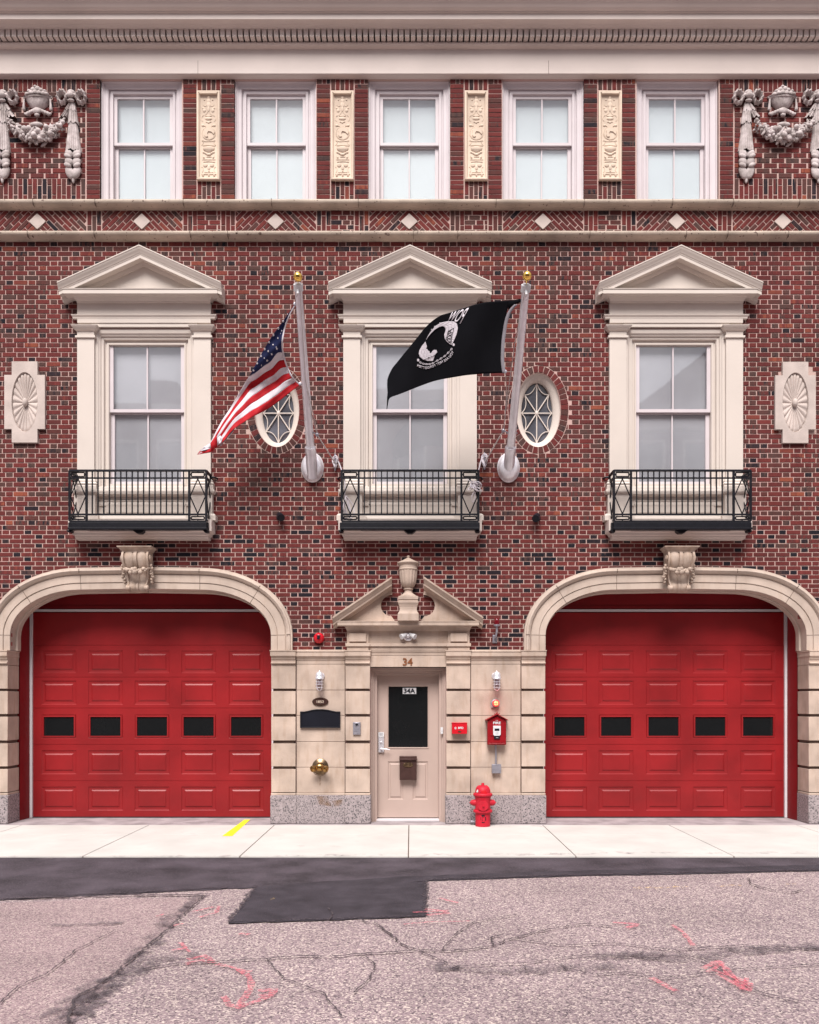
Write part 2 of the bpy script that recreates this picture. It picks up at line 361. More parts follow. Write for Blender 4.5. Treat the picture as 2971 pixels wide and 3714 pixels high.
    def grid(s,rows):
        n=len(rows[0]); vs=[p for r in rows for p in r]; fs=[]
        for i in range(len(rows)-1):
            for j in range(n-1): fs.append((i*n+j,i*n+j+1,(i+1)*n+j+1,(i+1)*n+j))
        s.add(vs,fs)
    def mesh(s,name,mats,smooth=True,angle=32):
        me=bpy.data.meshes.new(name); me.from_pydata(s.v,[],s.f)
        for m in (mats if isinstance(mats,(list,tuple)) else [mats]): me.materials.append(m)
        me.polygons.foreach_set('material_index',s.m)
        me.validate(verbose=False)
        bm=bmesh.new(); bm.from_mesh(me); bmesh.ops.recalc_face_normals(bm,faces=bm.faces); bm.to_mesh(me); bm.free()
        if smooth:
            me.polygons.foreach_set('use_smooth',[True]*len(me.polygons)); me.set_sharp_from_angle(angle=R(angle))
        me.update(); return me
    def build(s,name,mats,parent=None,loc=(0,0,0),bevel=0,smooth=True,solid=0,angle=32):
        o=bpy.data.objects.new(name,s.mesh(name,mats,smooth,angle)); COL.objects.link(o); o.location=loc
        if parent: o.parent=parent
        if solid:
            d=o.modifiers.new('solid','SOLIDIFY'); d.thickness=solid; d.offset=0
        if bevel:
            d=o.modifiers.new('bevel','BEVEL'); d.width=bevel; d.segments=2; d.limit_method='ANGLE'; d.angle_limit=R(40); d.harden_normals=False
        return o
def tag(o,label=None,cat=None,group=None,kind=None):
    if label:o['label']=label
    if cat:o['category']=cat
    if group:o['group']=group
    if kind:o['kind']=kind
    return o
def empty(name,loc,label,cat,group=None):
    o=bpy.data.objects.new(name,None); COL.objects.link(o); o.location=loc; o.empty_display_size=.2; return tag(o,label,cat,group)
def dup(o,loc=None,parent=None):
    c=o.copy(); COL.objects.link(c)
    if parent is not None: c.parent=parent
    if loc is not None: c.location=loc
    for ch in list(o.children): dup(ch,None,c)
    return c
def text2d(txt,off=0.0):
    cu=bpy.data.curves.new('t','FONT'); cu.body=txt; cu.size=1; cu.align_x='CENTER'; cu.align_y='CENTER'; cu.offset=off; cu.resolution_u=3
    o=bpy.data.objects.new('t',cu); COL.objects.link(o); dg=bpy.context.evaluated_depsgraph_get(); dg.update()
    me=bpy.data.meshes.new_from_object(o.evaluated_get(dg)); vs=[(v.co.x,v.co.y) for v in me.vertices]; fs=[tuple(p.vertices) for p in me.polygons]
    bpy.data.objects.remove(o); bpy.data.curves.remove(cu); bpy.data.meshes.remove(me)
    return vs,fs
def lettering(txt,x,y,z,wd,ht,mat,parent,depth=.004,off=.01,name='lettering',mapf=None):
    vs,fs=text2d(txt,off); xs=[v[0] for v in vs]; zs=[v[1] for v in vs]
    x0,x1,z0,z1=min(xs),max(xs),min(zs),max(zs)
    m=MB(); q=[(x+((a-x0)/(x1-x0)-.5)*wd, z+((b-z0)/(z1-z0)-.5)*ht) for a,b in vs]
    m.add([(a,y,b) for a,b in q],fs)
    o=m.build(name,mat,parent,smooth=False); d=o.modifiers.new('s','SOLIDIFY'); d.thickness=depth; d.offset=0; return o
def ellipse(cx,cz,a,b,n=48): return [(cx+a*math.cos(2*math.pi*i/n),cz+b*math.sin(2*math.pi*i/n)) for i in range(n)]
# ------------------------------------------------------------------ setting: road, pavement
XE=8.3; TOPZ=11.75
st=dict(kind='structure')
def quadobj(name,pts,mat,**k):
    m=MB(); m.add(pts,[tuple(range(len(pts)))]); o=m.build(name,mat,smooth=False); tag(o,**k); return o
m=MB(); m.add([(-400,-400,-.03),(400,-400,-.03),(400,400,-.03),(-400,400,-.03)],[(0,1,2,3)]); tag(m.build('ground',road_m,smooth=False),kind='structure')
m=MB(); m.add([(-60,-19.5,-.022),(60,-19.5,-.022),(60,-2.4,-.022),(-60,-2.4,-.022)],[(0,1,2,3)]); tag(m.build('road',road_m,smooth=False),kind='structure')
# pavement of cast slabs with real joints
def pave(x0,x1,y0l,y1):
    pass
SW=-2.58
jt=[-16,-14.8,-12.95,-11.1,-9.25,-7.4,-5.55,-3.74,-1.95,-.03,1.88,3.68,5.5,7.35,9.2,11.05,12.9,14.8,16]
m=MB()
for a,b in zip(jt[:-1],jt[1:]):
    for (c,d) in ((SW,-1.077),(-1.070,-.20)):
        m.box(a+.006,b-.006,c,d,-.12,0.0)
o=m.build('pavement',conc,bevel=.004,smooth=False); tag(o,kind='structure')
m=MB(); m.box(-16,16,SW+.006,-.21,-.1,-.006); tag(m.build('pavement_joints',sjoint if 0 else joint,smooth=False),kind='structure')
m=MB(); m.box(-16,16,-.196,1.2,-.12,-.002); tag(m.build('door_apron',conc2,smooth=False),kind='structure')
# dark asphalt strip along the kerb, uneven edge
def ragged(pts,amp,step=.12):
    out=[]
    for a,b in zip(pts,pts[1:]+pts[:1]):
        a=Vector(a);b=Vector(b);n=max(1,int((b-a).length/step))
        for i in range(n):
            p=a.lerp(b,i/n); 
            if i: p=p+Vector((random.uniform(-amp,amp),random.uniform(-amp,amp),0))
            out.append(p)
    return out
def flat(name,pts,z,mat):
    poly=[Vector((p.x,p.y,0)) for p in pts]; tr=tessellate_polygon([poly]); m=MB()
    m.add([(p.x,p.y,z) for p in pts],[tuple(t) for t in tr]); o=m.build(name,mat,smooth=False); tag(o,kind='structure'); return o
lo=[GD(x,y) for x,y in((-500,1915),(0,1892),(250,1880),(480,1868),(700,1860),(900,1852),(1200,1842),(1500,1836),(1725,1831),(2300,1824))]
hi=[Vector((9.5,SW+.002,0)),Vector((-9.5,SW+.002,0))]
edge=[]
for a,b in zip(lo[:-1],lo[1:]):
    for i in range(12):
        p=a.lerp(b,i/12); p.y+=random.uniform(-.018,.018); edge.append(p)
flat('kerb_asphalt_strip',edge+[lo[-1]]+hi,-.017,tar)
lo2=[GD(x,y) for x,y in((500,1867),(700,1852),(860,1842),(1200,1831),(1500,1824),(1725,1818),(2300,1806))]
lo3=[GD(x,y) for x,y in((2300,1824),(1725,1831),(1500,1836),(1200,1842),(900,1852),(700,1860),(500,1868.5))]
flat('kerb_asphalt_edge',ragged(lo2+lo3,.02,.1),-.015,tar2)
flat('asphalt_patch',ragged([GD(540,1864),GD(898,1853),GD(896,1927),GD(700,1934),GD(481,1941)],.012,.07),-.013,tar2)
def strokes(name,mat,lines,z=-.009):
    m=MB()
    for k,(pts,wd) in enumerate(lines):
        P_=[GD(x,y,z) for x,y in pts]; n=len(P_); vs=[]
        # resample with jitter
        Q=[]
        for a,b in zip(P_[:-1],P_[1:]):
            c=max(2,int((b-a).length/(.035 if mat is crack else .05)))
            for i in range(c): Q.append(a.lerp(b,i/c))
        Q.append(P_[-1])
        if mat is crack: wd*=.55
        if mat is pink: wd*=.75
        jit=wd*.12 if mat is pink else wd*(.75 if mat is crack else .35)
        for i in range(1,len(Q)-1): Q[i]=Q[i]+Vector((random.uniform(-jit,jit),random.uniform(-jit,jit),0))
        for i,p in enumerate(Q):
            t=(Q[min(i+1,len(Q)-1)]-Q[max(i-1,0)]); t.normalize(); nn=Vector((-t.y,t.x,0)); ww=wd*random.uniform(.6,1.2)*.5
            vs+= [p+nn*ww,p-nn*ww]
        m.add([(a.x,a.y,z+k*.0002) for a in vs],[(2*i,2*i+1,2*i+3,2*i+2) for i in range(len(Q)-1)])
    o=m.build(name,mat,smooth=False); tag(o,kind='structure'); return o
flat('old_asphalt_area',ragged([GD(x,y) for x,y in((-300,1903),(0,1897),(200,1889),(425,1886),(372,1930),(300,1998),(225,2070),(150,2150),(60,2260),(-500,2260))],.02,.12),-.0195,road_old)
strokes('patch_edges',worn('loose_tar',(.045,.036,.044),.38,.58,30),[([(540,1864),(481,1941)],.05),([(481,1941),(700,1934),(896,1927)],.05),([(896,1927),(898,1853)],.05),
 ([(-100,1896),(0,1892),(250,1880),(480,1868)],.05),([(898,1852),(1200,1842),(1500,1836),(1725,1831)],.05)],-.0105)
strokes('painted_arrows',pink,[
 ([(395,2020),(430,2012),(450,2026),(420,2022),(390,2030)],.07),([(455,2030),(495,2038),(525,2055),(530,2075),(515,2100),(505,2118)],.06),
 ([(470,2098),(485,2118),(500,2122),(540,2108),(572,2096)],.06),([(543,2087),(580,2084),(572,2094),(545,2097)],.07),
 ([(500,2042),(530,2046)],.05),([(360,2002),(395,1996)],.05),([(380,1985),(400,2005)],.04),([(505,1966),(525,1968)],.07),
 ([(330,1930),(345,1925)],.05),([(365,1950),(385,1945)],.05),([(405,1920),(425,1916),(450,1910)],.05),([(420,1932),(455,1922),(462,1908)],.05),
 ([(850,1947),(900,1942),(990,1940)],.04),([(895,1915),(930,1918),(945,1924),(900,1928)],.07),([(870,1922),(945,1918)],.05),([(925,1892),(965,1902)],.05),
 ([(1290,1943),(1345,1947),(1320,1955)],.06),([(1415,1948),(1440,1965),(1460,1992)],.05),
 ([(1372,2060),(1400,2075),(1425,2088)],.07),([(1480,2040),(1515,2024),(1520,2032),(1490,2048)],.06),([(1515,2026),(1545,2060),(1565,2078),(1572,2060)],.06),
 ([(1505,2045),(1580,2072),(1578,2088),(1510,2052)],.06),([(1545,2058),(1562,2084),(1582,2086)],.05)],-.006)
strokes('road_cracks',crack,[
 ([(755,1935),(800,1948),(830,1972),(850,1990),(880,2000),(930,2002),(990,1998),(1040,1990),(1080,1975),(1130,1962),(1180,1952),(1225,1945),(1290,1950)],.03),
 ([(1040,1990),(1035,1972),(1060,1968)],.025),([(700,2012),(760,2008),(830,2004),(880,2000)],.035),([(300,2040),(360,2030),(430,2026),(560,2018),(640,2012),(700,2014)],.03),
 ([(760,2008),(790,2030),(780,2060),(745,2090)],.02),([(1080,1975),(1180,1990),(1300,1986),(1420,2000),(1560,1990),(1725,1998)],.025),
 ([(1576,1848),(1583,1862),(1620,1872),(1665,1880),(1690,1874)],.03),([(0,2112),(40,2075),(100,2050),(160,2000),(240,1960)],.02),
 ([(880,2000),(960,2035),(1100,2028),(1240,2010),(1400,2018)],.02),([(560,2018),(600,2060),(680,2090),(720,2140)],.018),([(1420,2000),(1500,2030),(1600,2090),(1700,2110)],.018),([(930,2002),(960,1965),(1000,1940),(1090,1925)],.018),([(1200,2040),(1250,2052),(1320,2047),(1400,2060),(1560,2040),(1725,2030)],.02),([(40,1892),(200,1886),(380,1884),(440,1883)],.05),
 ([(690,1912),(700,1925),(690,1940),(740,1942)],.02),([(140,2156),(160,2100),(230,2060),(300,2000),(360,1950),(430,1885)],.03)],-.0045)
strokes('tar_residue',seal,[
 ([(60,2200),(150,2130),(205,2085),(260,2045),(300,2005),(330,1965),(370,1925),(430,1884)],.13),([(130,2150),(240,2080),(330,2020),(420,2010)],.12),([(80,1950),(150,1947),(260,1942)],.10),([(150,2140),(200,2092),(245,2066)],.25),
 ([(0,1893),(60,1890),(300,1884),(420,1884)],.06),([(1250,2010),(1450,2015),(1600,1995),(1725,1990)],.16),([(900,2035),(1100,2045),(1300,2030)],.12)],-.0085)
strokes('faded_line',faded,[([(1335,1870),(1450,1867)],.07),([(1510,1866),(1560,1864)],.06),([(1655,1862),(1675,1861)],.05),([(572,1893),(580,1893)],.06)],-.0025)
m=MB(); a,b,c,d=[GD(x,y,.003) for x,y in((515,1726),(527,1726),(489,1760.5),(468,1760.5))]; m.add([a,b,c,d],[(0,1,2,3)])
tag(m.build('yellow_kerb_line',worn('yellow_line_paint',(.88,.66,.02),.30,.40,20),smooth=False),kind='structure')
strokes('pavement_dirt',worn('grey_dirt',(.32,.27,.27),.48,.8,5,maxa=.5),[([(0,1806),(500,1803),(900,1800),(1300,1797),(1725,1795)],.14),([(600,1782),(680,1781),(720,1783)],.05),([(350,1734),(420,1732),(520,1733)],.12),([(165,1726),(185,1727)],.04),([(900,1737),(1150,1740)],.1),([(1200,1790),(1290,1794)],.08)],.0025)

# ------------------------------------------------------------------ the fire station
B=empty('fire_station',(0,0,0),'three storey red brick fire station with cream stone trim and two red garage doors','building')
# --- bricks
BR=MB(); rnds=[]
def clip(poly,a,b,c):   # keep a*x+b*z<=c
    out=[]
    for i,p in enumerate(poly):
        q=poly[(i+1)%len(poly)]; dp=a*p[0]+b*p[1]-c; dq=a*q[0]+b*q[1]-c
        if dp<=0: out.append(p)
        if (dp<0)!=(dq<0) and abs(dp-dq)>1e-9:
            t=dp/(dp-dq); out.append((p[0]+(q[0]-p[0])*t,p[1]+(q[1]-p[1])*t))
    return out
def brick(poly,dark=0.0,yb=0.0,proud=.007,lowzone=False,skew=.0012):
    if len(poly)<3: return
    cx=sum(p[0] for p in poly)/len(poly); cz=sum(p[1] for p in poly)/len(poly)
    ar=abs(sum(poly[i][0]*poly[(i+1)%len(poly)][1]-poly[(i+1)%len(poly)][0]*poly[i][1] for i in range(len(poly))))/2
    if ar<.0004: return
    poly=[(x+random.uniform(-skew,skew),z+random.uniform(-skew,skew)) for x,z in poly]
    n=len(poly); y=-proud+random.uniform(-.0022,.0022)
    ins=[]
    for x,z in poly:
        dx,dz=cx-x,cz-z; L=math.hypot(dx,dz) or 1; ins.append((x+dx/L*.003,z+dz/L*.003))
    o=len(BR.v)
    BR.add([(x,yb+.001,z) for x,z in poly]+[(x,y+.004,z) for x,z in poly]+[(x,y,z) for x,z in ins],
      [tuple(2*n+i for i in range(n))]+[(i,(i+1)%n,n+(i+1)%n,n+i) for i in range(n)]+[(n+i,n+(i+1)%n,2*n+(i+1)%n,2*n+i) for i in range(n)])
    r=random.random()
    if lowzone: v=(random.uniform(0,.11) if r<dark*.6 else random.uniform(.42,.72) if r<.93 else random.uniform(.05,.3))
    else:
        if r<dark: v=random.choice([random.uniform(.17,.33),random.uniform(.17,.30),random.uniform(.17,.34),random.uniform(.22,.42),random.uniform(.20,.36),random.uniform(.06,.16)])
        elif r<dark+(1-dark)*.78: v=random.uniform(.42,.74)
        elif r<dark+(1-dark)*.9: v=random.uniform(.2,.42)
        elif r<dark+(1-dark)*.955: v=random.uniform(.12,.25)
        else: v=random.uniform(.82,1.0)
    band=random.choice([.25,.3,.4,1.6]) if ar>.009 else .3
    rnds.extend([(v,random.random(),band,1)]*(3*n))
def rect(x0,x1,z0,z1): return [(x0,z0),(x1,z0),(x1,z1),(x0,z1)]
J=.0135
def flemish(z0,z1,x0,x1,h,skip,low=False,ph=0,clipf=None):
    n=int((z1-z0)/h); 
    for r in range(n+1):
        zt=z1-r*h; zb=zt-h
        if zb<z0-h*.5: break
        pitch=.3224; S=.2; H=.095
        x=x0-(ph+(r%2)*.5+random.uniform(-.012,.012))*pitch
        while x<x1:
            for L,dk in((S,.10),(H,.66)):
                a=max(x,x0); b=min(x+L,x1); x+=L+J
                if b-a<.03: continue
                p=rect(a,b,max(zb,z0)+J/2,zt-J/2); c=((a+b)/2,(zb+zt)/2)
                if skip and skip(a,b,zb,zt): continue
                if clipf: p=clipf(p,c)
                if p: brick(p,dk,lowzone=low)
            
ARX=(fx(512),fx(2450)); SPR=fz(2305); AZT=fz(2140); HALF=472/250; FL=215/250
def arch_path(xc,off=0.0,zb=0.0,n=14):
    a=HALF-FL; b=AZT-SPR; pts=[(xc-HALF-off,zb),(xc-HALF-off,SPR)]
    for i in range(1,n+1):
        t=math.pi/2*i/n; pts.append((xc-FL-(a+off)*math.cos(t),SPR+(b+off)*math.sin(t)))
    pts.append((xc,AZT+off+.014))
    for i in range(n,0,-1):
        t=math.pi/2*i/n; pts.append((xc+FL+(a+off)*math.cos(t),SPR+(b+off)*math.sin(t)))
    pts+= [(xc+HALF+off,SPR),(xc+HALF+off,zb)]
    return pts
def in_arch(x,z,off):
    for xc in ARX:
        dx=abs(x-xc)
        if z<=SPR:
            if dx<HALF+off: return True
        elif dx<=FL: 
            if z<AZT+off: return True
        elif dx<HALF+off:
            if ((dx-FL)/(HALF-FL+off))**2+((z-SPR)/(AZT-SPR+off))**2<1: return True
    return False
MW=[fx(522,-.06),fx(1487.5,-.06),fx(2453.5,-.06)]
MZ0,MZ1=4.3,7.15; MH=.80
OVX=(fx(1004),fx(1952.6)); OVZ=fz(1486); OA,OB=109/250,159/250; IA,IB=82/250,136/250
def skipmid(a,b,z0,z1):
    c=(a+b)/2; z=(z0+z1)/2
    if in_arch(a,z,.14) and in_arch(b,z,.14): return True
    for x in MW:
        if abs(a-x)<MH and abs(b-x)<MH and MZ0-.05<z<MZ1+.3: return True
    for x in OVX:
        if ((c-x)/(OA-.03))**2+((z-OVZ)/(OB-.03))**2<1: return True
    for x in(fx(89),fx(2886)):
        if a>x-.30 and b<x+.30 and abs(c-x)<.20 and abs(z-fz(1458))<.48: return True
    return False
def clipoval(p,c):
    if MZ0-.05<c[1]<MZ1+.3:
        for x in MW:
            if abs(c[0]-x)<1.1:
                p=clip(p,-1,0,-(x+.78)) if c[0]>x else clip(p,1,0,x-.78)
    for x in OVX:
        e=((c[0]-x)/(OA+.2))**2+((c[1]-OVZ)/(OB+.2))**2
        if e<1:
            # tangent half plane nearest
            best=None
            for k in range(120):
                t=2*math.pi*k/120; ex,ez=x+(OA+.009)*math.cos(t),OVZ+(OB+.009)*math.sin(t); d=(ex-c[0])**2+(ez-c[1])**2
                if best is None or d<best[0]: best=(d,ex,ez,t)
            _,ex,ez,t=best; nx,nz=math.cos(t)/OA,math.sin(t)/OB
            p=clip(p,-nx,-nz,-(nx*ex+nz*ez))
    return p
ZS2=8.432
flemish(4.25,ZS2,-XE,XE,.0697,skipmid,ph=.13,clipf=clipoval)
flemish(2.50,4.25,-XE,XE,.0648,skipmid,low=True,ph=.3)
flemish(.0,2.50,-XE,-7.2,.0648,None,low=True,ph=.3)
flemish(.0,2.50,7.1,XE,.0648,None,low=True,ph=.3)
# rowlock rings round the oval windows
for x in OVX:
    N=40
    for k in range(N):
        q=[]
        for (A,Bb,dk) in((IA,IB,0),(OA,OB,0)):
            pass
        t0=2*math.pi*(k)/N; t1=2*math.pi*(k+1)/N
        # equalise spacing by arc length on mid ellipse
        def pa(t,A,Bb): return (x+A*math.cos(t),OVZ+Bb*math.sin(t))
        if k==0:
            M=720; acc=[0]; pts=[pa(2*math.pi*i/M,(IA+OA)/2,(IB+OB)/2) for i in range(M+1)]
            for i in range(M): acc.append(acc[-1]+math.dist(pts[i],pts[i+1]))
        def tt(f):
            g=f*acc[-1]; lo_=0; hi_=M
            while hi_-lo_>1:
                md=(lo_+hi_)//2
                if acc[md]<g: lo_=md
                else: hi_=md
            return 2*math.pi*lo_/M
        ta,tb=tt((k+.06)/N),tt((k+.94)/N)
        brick([pa(ta,IA,IB),pa(tb,IA,IB),pa(tb,OA,OB),pa(ta,OA,OB)],.45,yb=.12)
# upper storey
UW=[fx(u,.05) for u in(515.5,1000,1484.5,1969,2454)]
UZ0,UZ1=8.98,10.79; UHW=.594
def stack(x0,x1,z0,z1,h=.0692,yb=.09):
    n=round((z1-z0)/h); h=(z1-z0)/n
    for i in range(n):
        a,b=z0+i*h+J/2,z0+(i+1)*h-J/2
        if i in(0,n-1):
            c=x0+(x1-x0)*.42; e=(x0+x1)/2+ (x1-x0)*.21
            for p,q in((x0,c),(c,e),(e,x1)): brick(rect(p+J/2,q-J/2,a,b),.5,yb=yb)
        else: brick(rect(x0+J/2,x1-J/2,a,b),.13,yb=yb)
def soldiers(x0,x1,z0,z1,wd=.0697,split=False):
    n=max(1,round((x1-x0)/wd)); wd=(x1-x0)/n
    for i in range(n):
        a,b=x0+i*wd+J/2,x0+(i+1)*wd-J/2
        if split:
            f=.27 if (i%2) else .64; zm=z0+(z1-z0)*(1-f)
            brick(rect(a,b,z0+J/2,zm-J/2),.4); brick(rect(a,b,zm+J/2,z1-J/2),.4)
        else: brick(rect(a,b,z0+J/2,z1-J/2),.35)
for k in range(4):
    a=fx(663); off=(1000-515.5)*k/250.
    x0=fx(663)+off; 
    stack(x0,x0+.205,8.98,10.79); stack(x0+.552,x0+.757,8.98,10.79)
    soldiers(x0+.21,x0+.547,fz(328),10.79); soldiers(x0+.21,x0+.547,8.98,fz(652),split=True)
for s in(-1,1):
    AX=fx(1487)
    def mxr(a,b): return (a,b) if s<0 else (2*AX-b,2*AX-a)
    a,b=mxr(fx(313),fx(364)); stack(a,b,8.98,10.79)
    a,b=mxr(-XE,fx(311)); soldiers(a,b,fz(334),10.79)
    soldiers(a,b,8.98,fz(647),split=True)
    n=17; h=(fz(334)-fz(647))/n
    for r in range(n):
        x=a-(.1067 if r%2 else 0); 
        while x<b:
            p,q=max(x,a),min(x+.2,b); x+=.2135
            if q-p>.03: brick(rect(p+J/2,q-J/2,fz(647)+r*h+J/2,fz(647)+(r+1)*h-J/2),.15)
# diagonal frieze
FZ0,FZ1=8.54,8.885; FC=8.742
diam=[]
def diag(x0,x1,cx):
    diam.append(cx); bl=.205; bw=.0632
    for s in(-1,1):
        u=Vector((1,1)).normalized() if s<0 else Vector((1,-1)).normalized(); v=Vector((-u.y,u.x))
        lo_,hi_=(x0,cx) if s<0 else (cx,x1)
        for i in range(-40,41):
            for j in range(-14,15):
                o=Vector((cx,FC))+v*(i*bw)+u*(j*bl+(i*.5%1)*bl)
                if not(lo_-.25<o.x<hi_+.25 and FZ0-.25<o.y<FZ1+.25): continue
                q=[o+v*J/2+u*J/2,o+v*J/2+u*(bl-J/2),o+v*(bw-J/2)+u*(bl-J/2),o+v*(bw-J/2)+u*J/2]
                p=[(a.x,a.y) for a in q]
                p=clip(p,1,0,hi_-J/3 if s>0 else hi_); p=clip(p,-1,0,-(lo_+(J/3 if s<0 else 0))); p=clip(p,0,1,FZ1-J/2); p=clip(p,0,-1,-(FZ0+J/2))
                if len(p)>2: brick(p,.1)
def vert3(x0,n=3,flip=0):
    wd=.0693
    for i in range(n):
        a,b=x0+i*wd+J/2,x0+(i+1)*wd-J/2; zm=FZ0+(.13 if (i+flip)%2==0 else .27)
        brick(rect(a,b,FZ0+J/2,zm-J/2),.3); brick(rect(a,b,zm+J/2,FZ1-J/2),.3)
for k in range(5):
    off=1.938*k; diag(fx(370)+off,fx(663)+off,fx(515.5)+off)
for k in range(4):
    x0=fx(664)+1.938*k; vert3(x0); vert3(x0+.55)
    for r in range(5):
        h=.0692; x=x0+.21-(.05 if r%2 else 0)
        while x<x0+.545:
            L=random.choice([.16,.16,.105]); p,q=max(x,x0+.21),min(x+L,x0+.545); x+=L+J
            if q-p>.025: brick(rect(p,q-J/2,FZ0+r*h+J/2,FZ0+(r+1)*h-J/2),.25)
vert3(fx(316)); vert3(fx(2655)-.21+.0); 
diag(-XE,fx(314),fx(137)); diag(fx(2657),XE,fx(2838))
# backing with openings
BK=MB()
outer=[(-XE,0),(ARX[0]-HALF-.14,0)]
ap=arch_path(ARX[0],.14); outer+=ap[1:-1]+[(ARX[0]+HALF+.14,0),(fx(1343),0),(fx(1343),2.5),(fx(1618),2.5),(fx(1618),0),(ARX[1]-HALF-.14,0)]
ap=arch_path(ARX[1],.14); outer+=ap[1:-1]+[(ARX[1]+HALF+.14,0),(XE,0),(XE,11.3),(-XE,11.3)]
holes=[]
for x in UW: holes.append([(x-UHW+.0,UZ0-.02),(x-UHW,UZ1-.001),(x+UHW,UZ1-.001),(x+UHW,UZ0-.02)])
for x in MW: holes.append([(x-MH+.04,MZ0),(x-MH+.04,MZ1),(x+MH-.04,MZ1),(x+MH-.04,MZ0)])
for x in OVX: holes.append(ellipse(x,OVZ,IA-.005,IB-.005)[::-1])
BK.plate(outer,holes,0.0,.16)
# side and rear walls, roof
BK.add([(-XE,0,0),(-XE,0,11.3),(-XE,9,11.3),(-XE,9,0)],[(0,1,2,3)]); BK.add([(XE,0,0),(XE,9,0),(XE,9,11.3),(XE,0,11.3)],[(0,1,2,3)])
BK.add([(-XE,9,0),(XE,9,0),(XE,9,11.3),(-XE,9,11.3)],[(0,1,2,3)]); BK.add([(-XE,0,11.3),(XE,0,11.3),(XE,9,11.3),(-XE,9,11.3)],[(0,3,2,1)])
nb=len(BK.v)
ALL=MB(); ALL.add(BK.v,BK.f); ALL.cm=1; o=len(ALL.v); ALL.add(BR.v,BR.f)
me=bpy.data.meshes.new('brick_wall'); me.from_pydata(ALL.v,[],ALL.f); me.materials.append(mortar); me.materials.append(brickm)
me.polygons.foreach_set('material_index',ALL.m)
bm=bmesh.new(); bm.from_mesh(me); bm.free()
ca=me.color_attributes.new('rnd','FLOAT_COLOR','POINT')
flatc=[c for _ in range(nb) for c in(.5,.5,.3,1)]+[c for q in rnds for c in q]
ca.data.foreach_set('color',flatc); me.update()
wall=bpy.data.objects.new('brick_wall',me); COL.objects.link(wall); wall.parent=B

